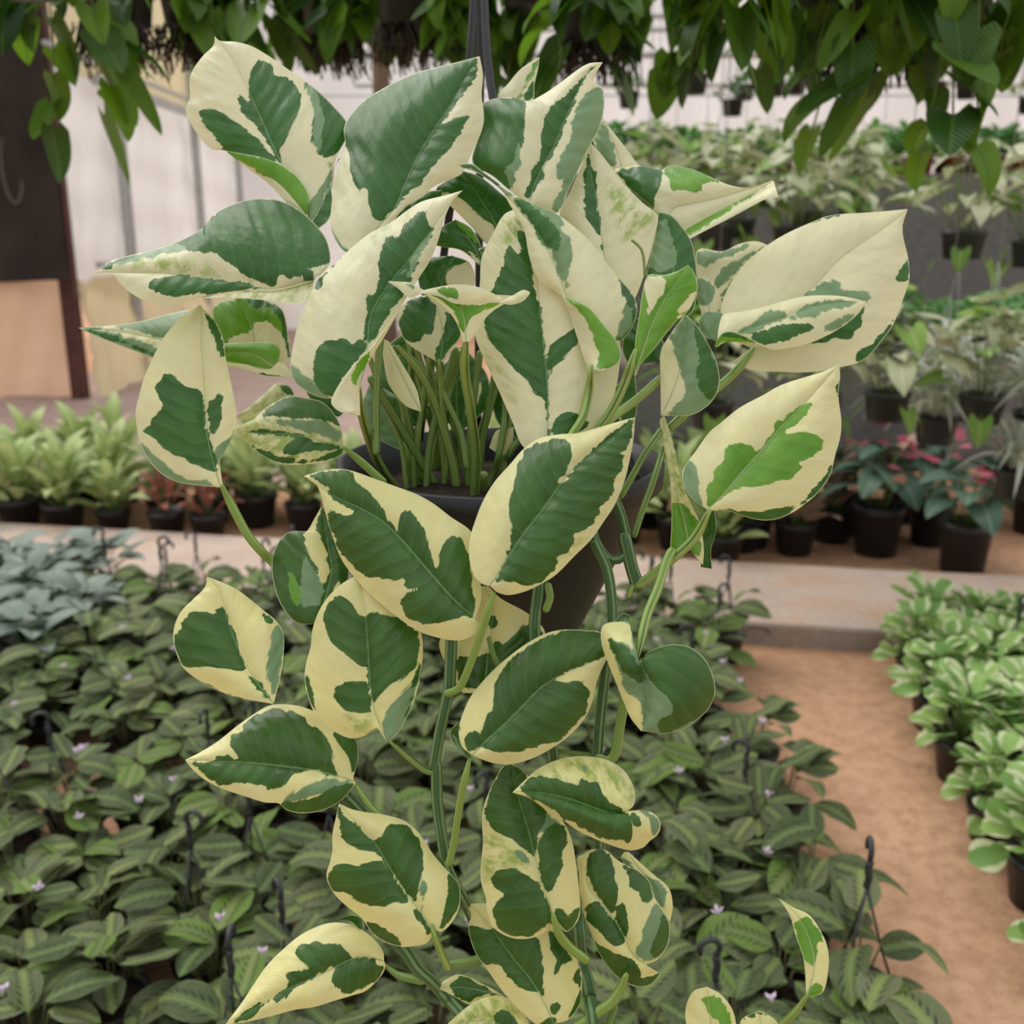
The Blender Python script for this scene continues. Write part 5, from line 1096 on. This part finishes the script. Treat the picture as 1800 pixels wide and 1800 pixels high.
# --- heart-leaf baskets overhead
hl = [leaf_mesh('leaf', M['philo'], .100, .072, 'heart', .10, .14, .18, 10, 7), leaf_mesh('leaf', M['philo'], .085, .06, 'heart', .25, .22, .15, 10, 7), leaf_mesh('leaf', M['philo'], .115, .08, 'heart', .0, .10, .2, 10, 7)]
bk = pot_mesh(.085, .11, M['blackpot'], .8)
def basket(lab, px, py, d, n, drop, spread, roots=False, seed=0):
    r = random.Random(seed); p0 = at(px, py, d); lv = []; mb = MB()
    nv = max(4, n//9); k = 0
    for q in range(nv):
        az = q*2.39996+r.uniform(-.3, .3); L = drop*r.uniform(.35, 1.0); pts = []
        for t in np.linspace(0, 1, 9):
            rr = .03+spread*min(1, t*2.2)**.7*r.uniform(.92, 1.05); z = .10+.05*math.sin(min(1, t*2.4)*math.pi)-max(0, t-.22)/.78*L
            pts.append((rr*math.cos(az+.25*t), rr*math.sin(az+.25*t), z))
        mb.tube(np.array(pts), .0018, 4)
        for t in pts[1:]:
            if k >= n: break
            a = math.atan2(t[1], t[0])+r.uniform(-1.1, 1.1)
            lv.append((r.choice(hl), Matrix.Translation(t) @ Matrix.Rotation(a, 4, 'Z') @ Matrix.Rotation(r.uniform(.55, 1.45), 4, 'Y') @ Matrix.Rotation(r.uniform(-.5, .5), 4, 'X') @ Matrix.Scale(r.uniform(.75, 1.15), 4))); k += 1
    ex = [('vines', mb.mesh('vines', M['stalk'])), ('hanger_wire', wires(.083, .11, max(.5, 2.75-p0[2])))]
    if roots:
        m2 = MB()
        for q in range(130):
            a = r.uniform(0, 6.28); r0 = r.uniform(.01, .085); m2.tube(np.array([[r0*math.cos(a), r0*math.sin(a), 0.0], [r0*1.2*math.cos(a+.3), r0*1.2*math.sin(a+.3), -.05], [r0*1.3*math.cos(a+.1), r0*1.3*math.sin(a+.1), -r.uniform(.03, .10)]]), .0019, 4)
        ex.append(('roots', m2.mesh('roots', M['roots'])))
    p = plant('heart_leaf_basket', lab, 'hanging plant', 'heart-leaf baskets overhead', bk, lv, None, .08, ex); p.location = tuple(p0)
for i_, a in enumerate((('trailing heart-leaf basket in the top left corner', 30, -10, 1.75, 80, .34, .15), ('heart-leaf basket above the brown tarp edge', 205, 45, 2.1, 64, .10, .17, True), ('heart-leaf basket above the tip of the upper left vine leaf', 350, 50, 2.2, 60, .16, .14, True),
      ('heart-leaf basket left of the brown timber post', 480, -10, 2.3, 60, .16, .17), ('heart-leaf basket just left of the timber post with dark roots', 590, 60, 2.4, 30, .10, .10, True), ('heart-leaf basket right of the timber post beside the black straps', 725, 45, 2.2, 60, .14, .13, True),
      ('heart-leaf basket right of the black hanger straps', 945, 15, 2.1, 70, .22, .15), ('heart-leaf basket with dark roots behind the upper right vine leaf', 1045, 75, 2.2, 60, .08, .14, True), ('large-leaved heart basket above the small hanging pots', 1160, -45, 1.7, 60, .28, .15),
      ('heart-leaf basket filling the upper right left of the dark roots', 1410, 0, 1.8, 84, .22, .15), ('heart-leaf basket with hanging brown roots at upper right', 1515, 70, 2.0, 64, .10, .15, True), ('heart-leaf basket with the longest trailing leaves at upper right', 1640, -15, 1.75, 84, .38, .15), ('heart-leaf basket in the top right corner', 1765, -35, 1.9, 66, .22, .15))):
    basket(*a, seed=100+i_)
# pipes overhead, out of the picture, that carry the baskets
for n_, (yy, zz) in enumerate(((float(HOOKTOP[1]), float(HOOKTOP[2])+.012), (1.9, 2.77), (3.2, 2.92), (5.0, 3.02))):
    mb = MB(); mb.tube(np.array([(x, yy, zz) for x in np.linspace(-3.2, 6, 5)]), .012, 8); structure('trim_%d' % (30+n_), mb, M['steel'], True)
print('OBJECT COUNT', len(bpy.data.objects), 'bed', cnt)
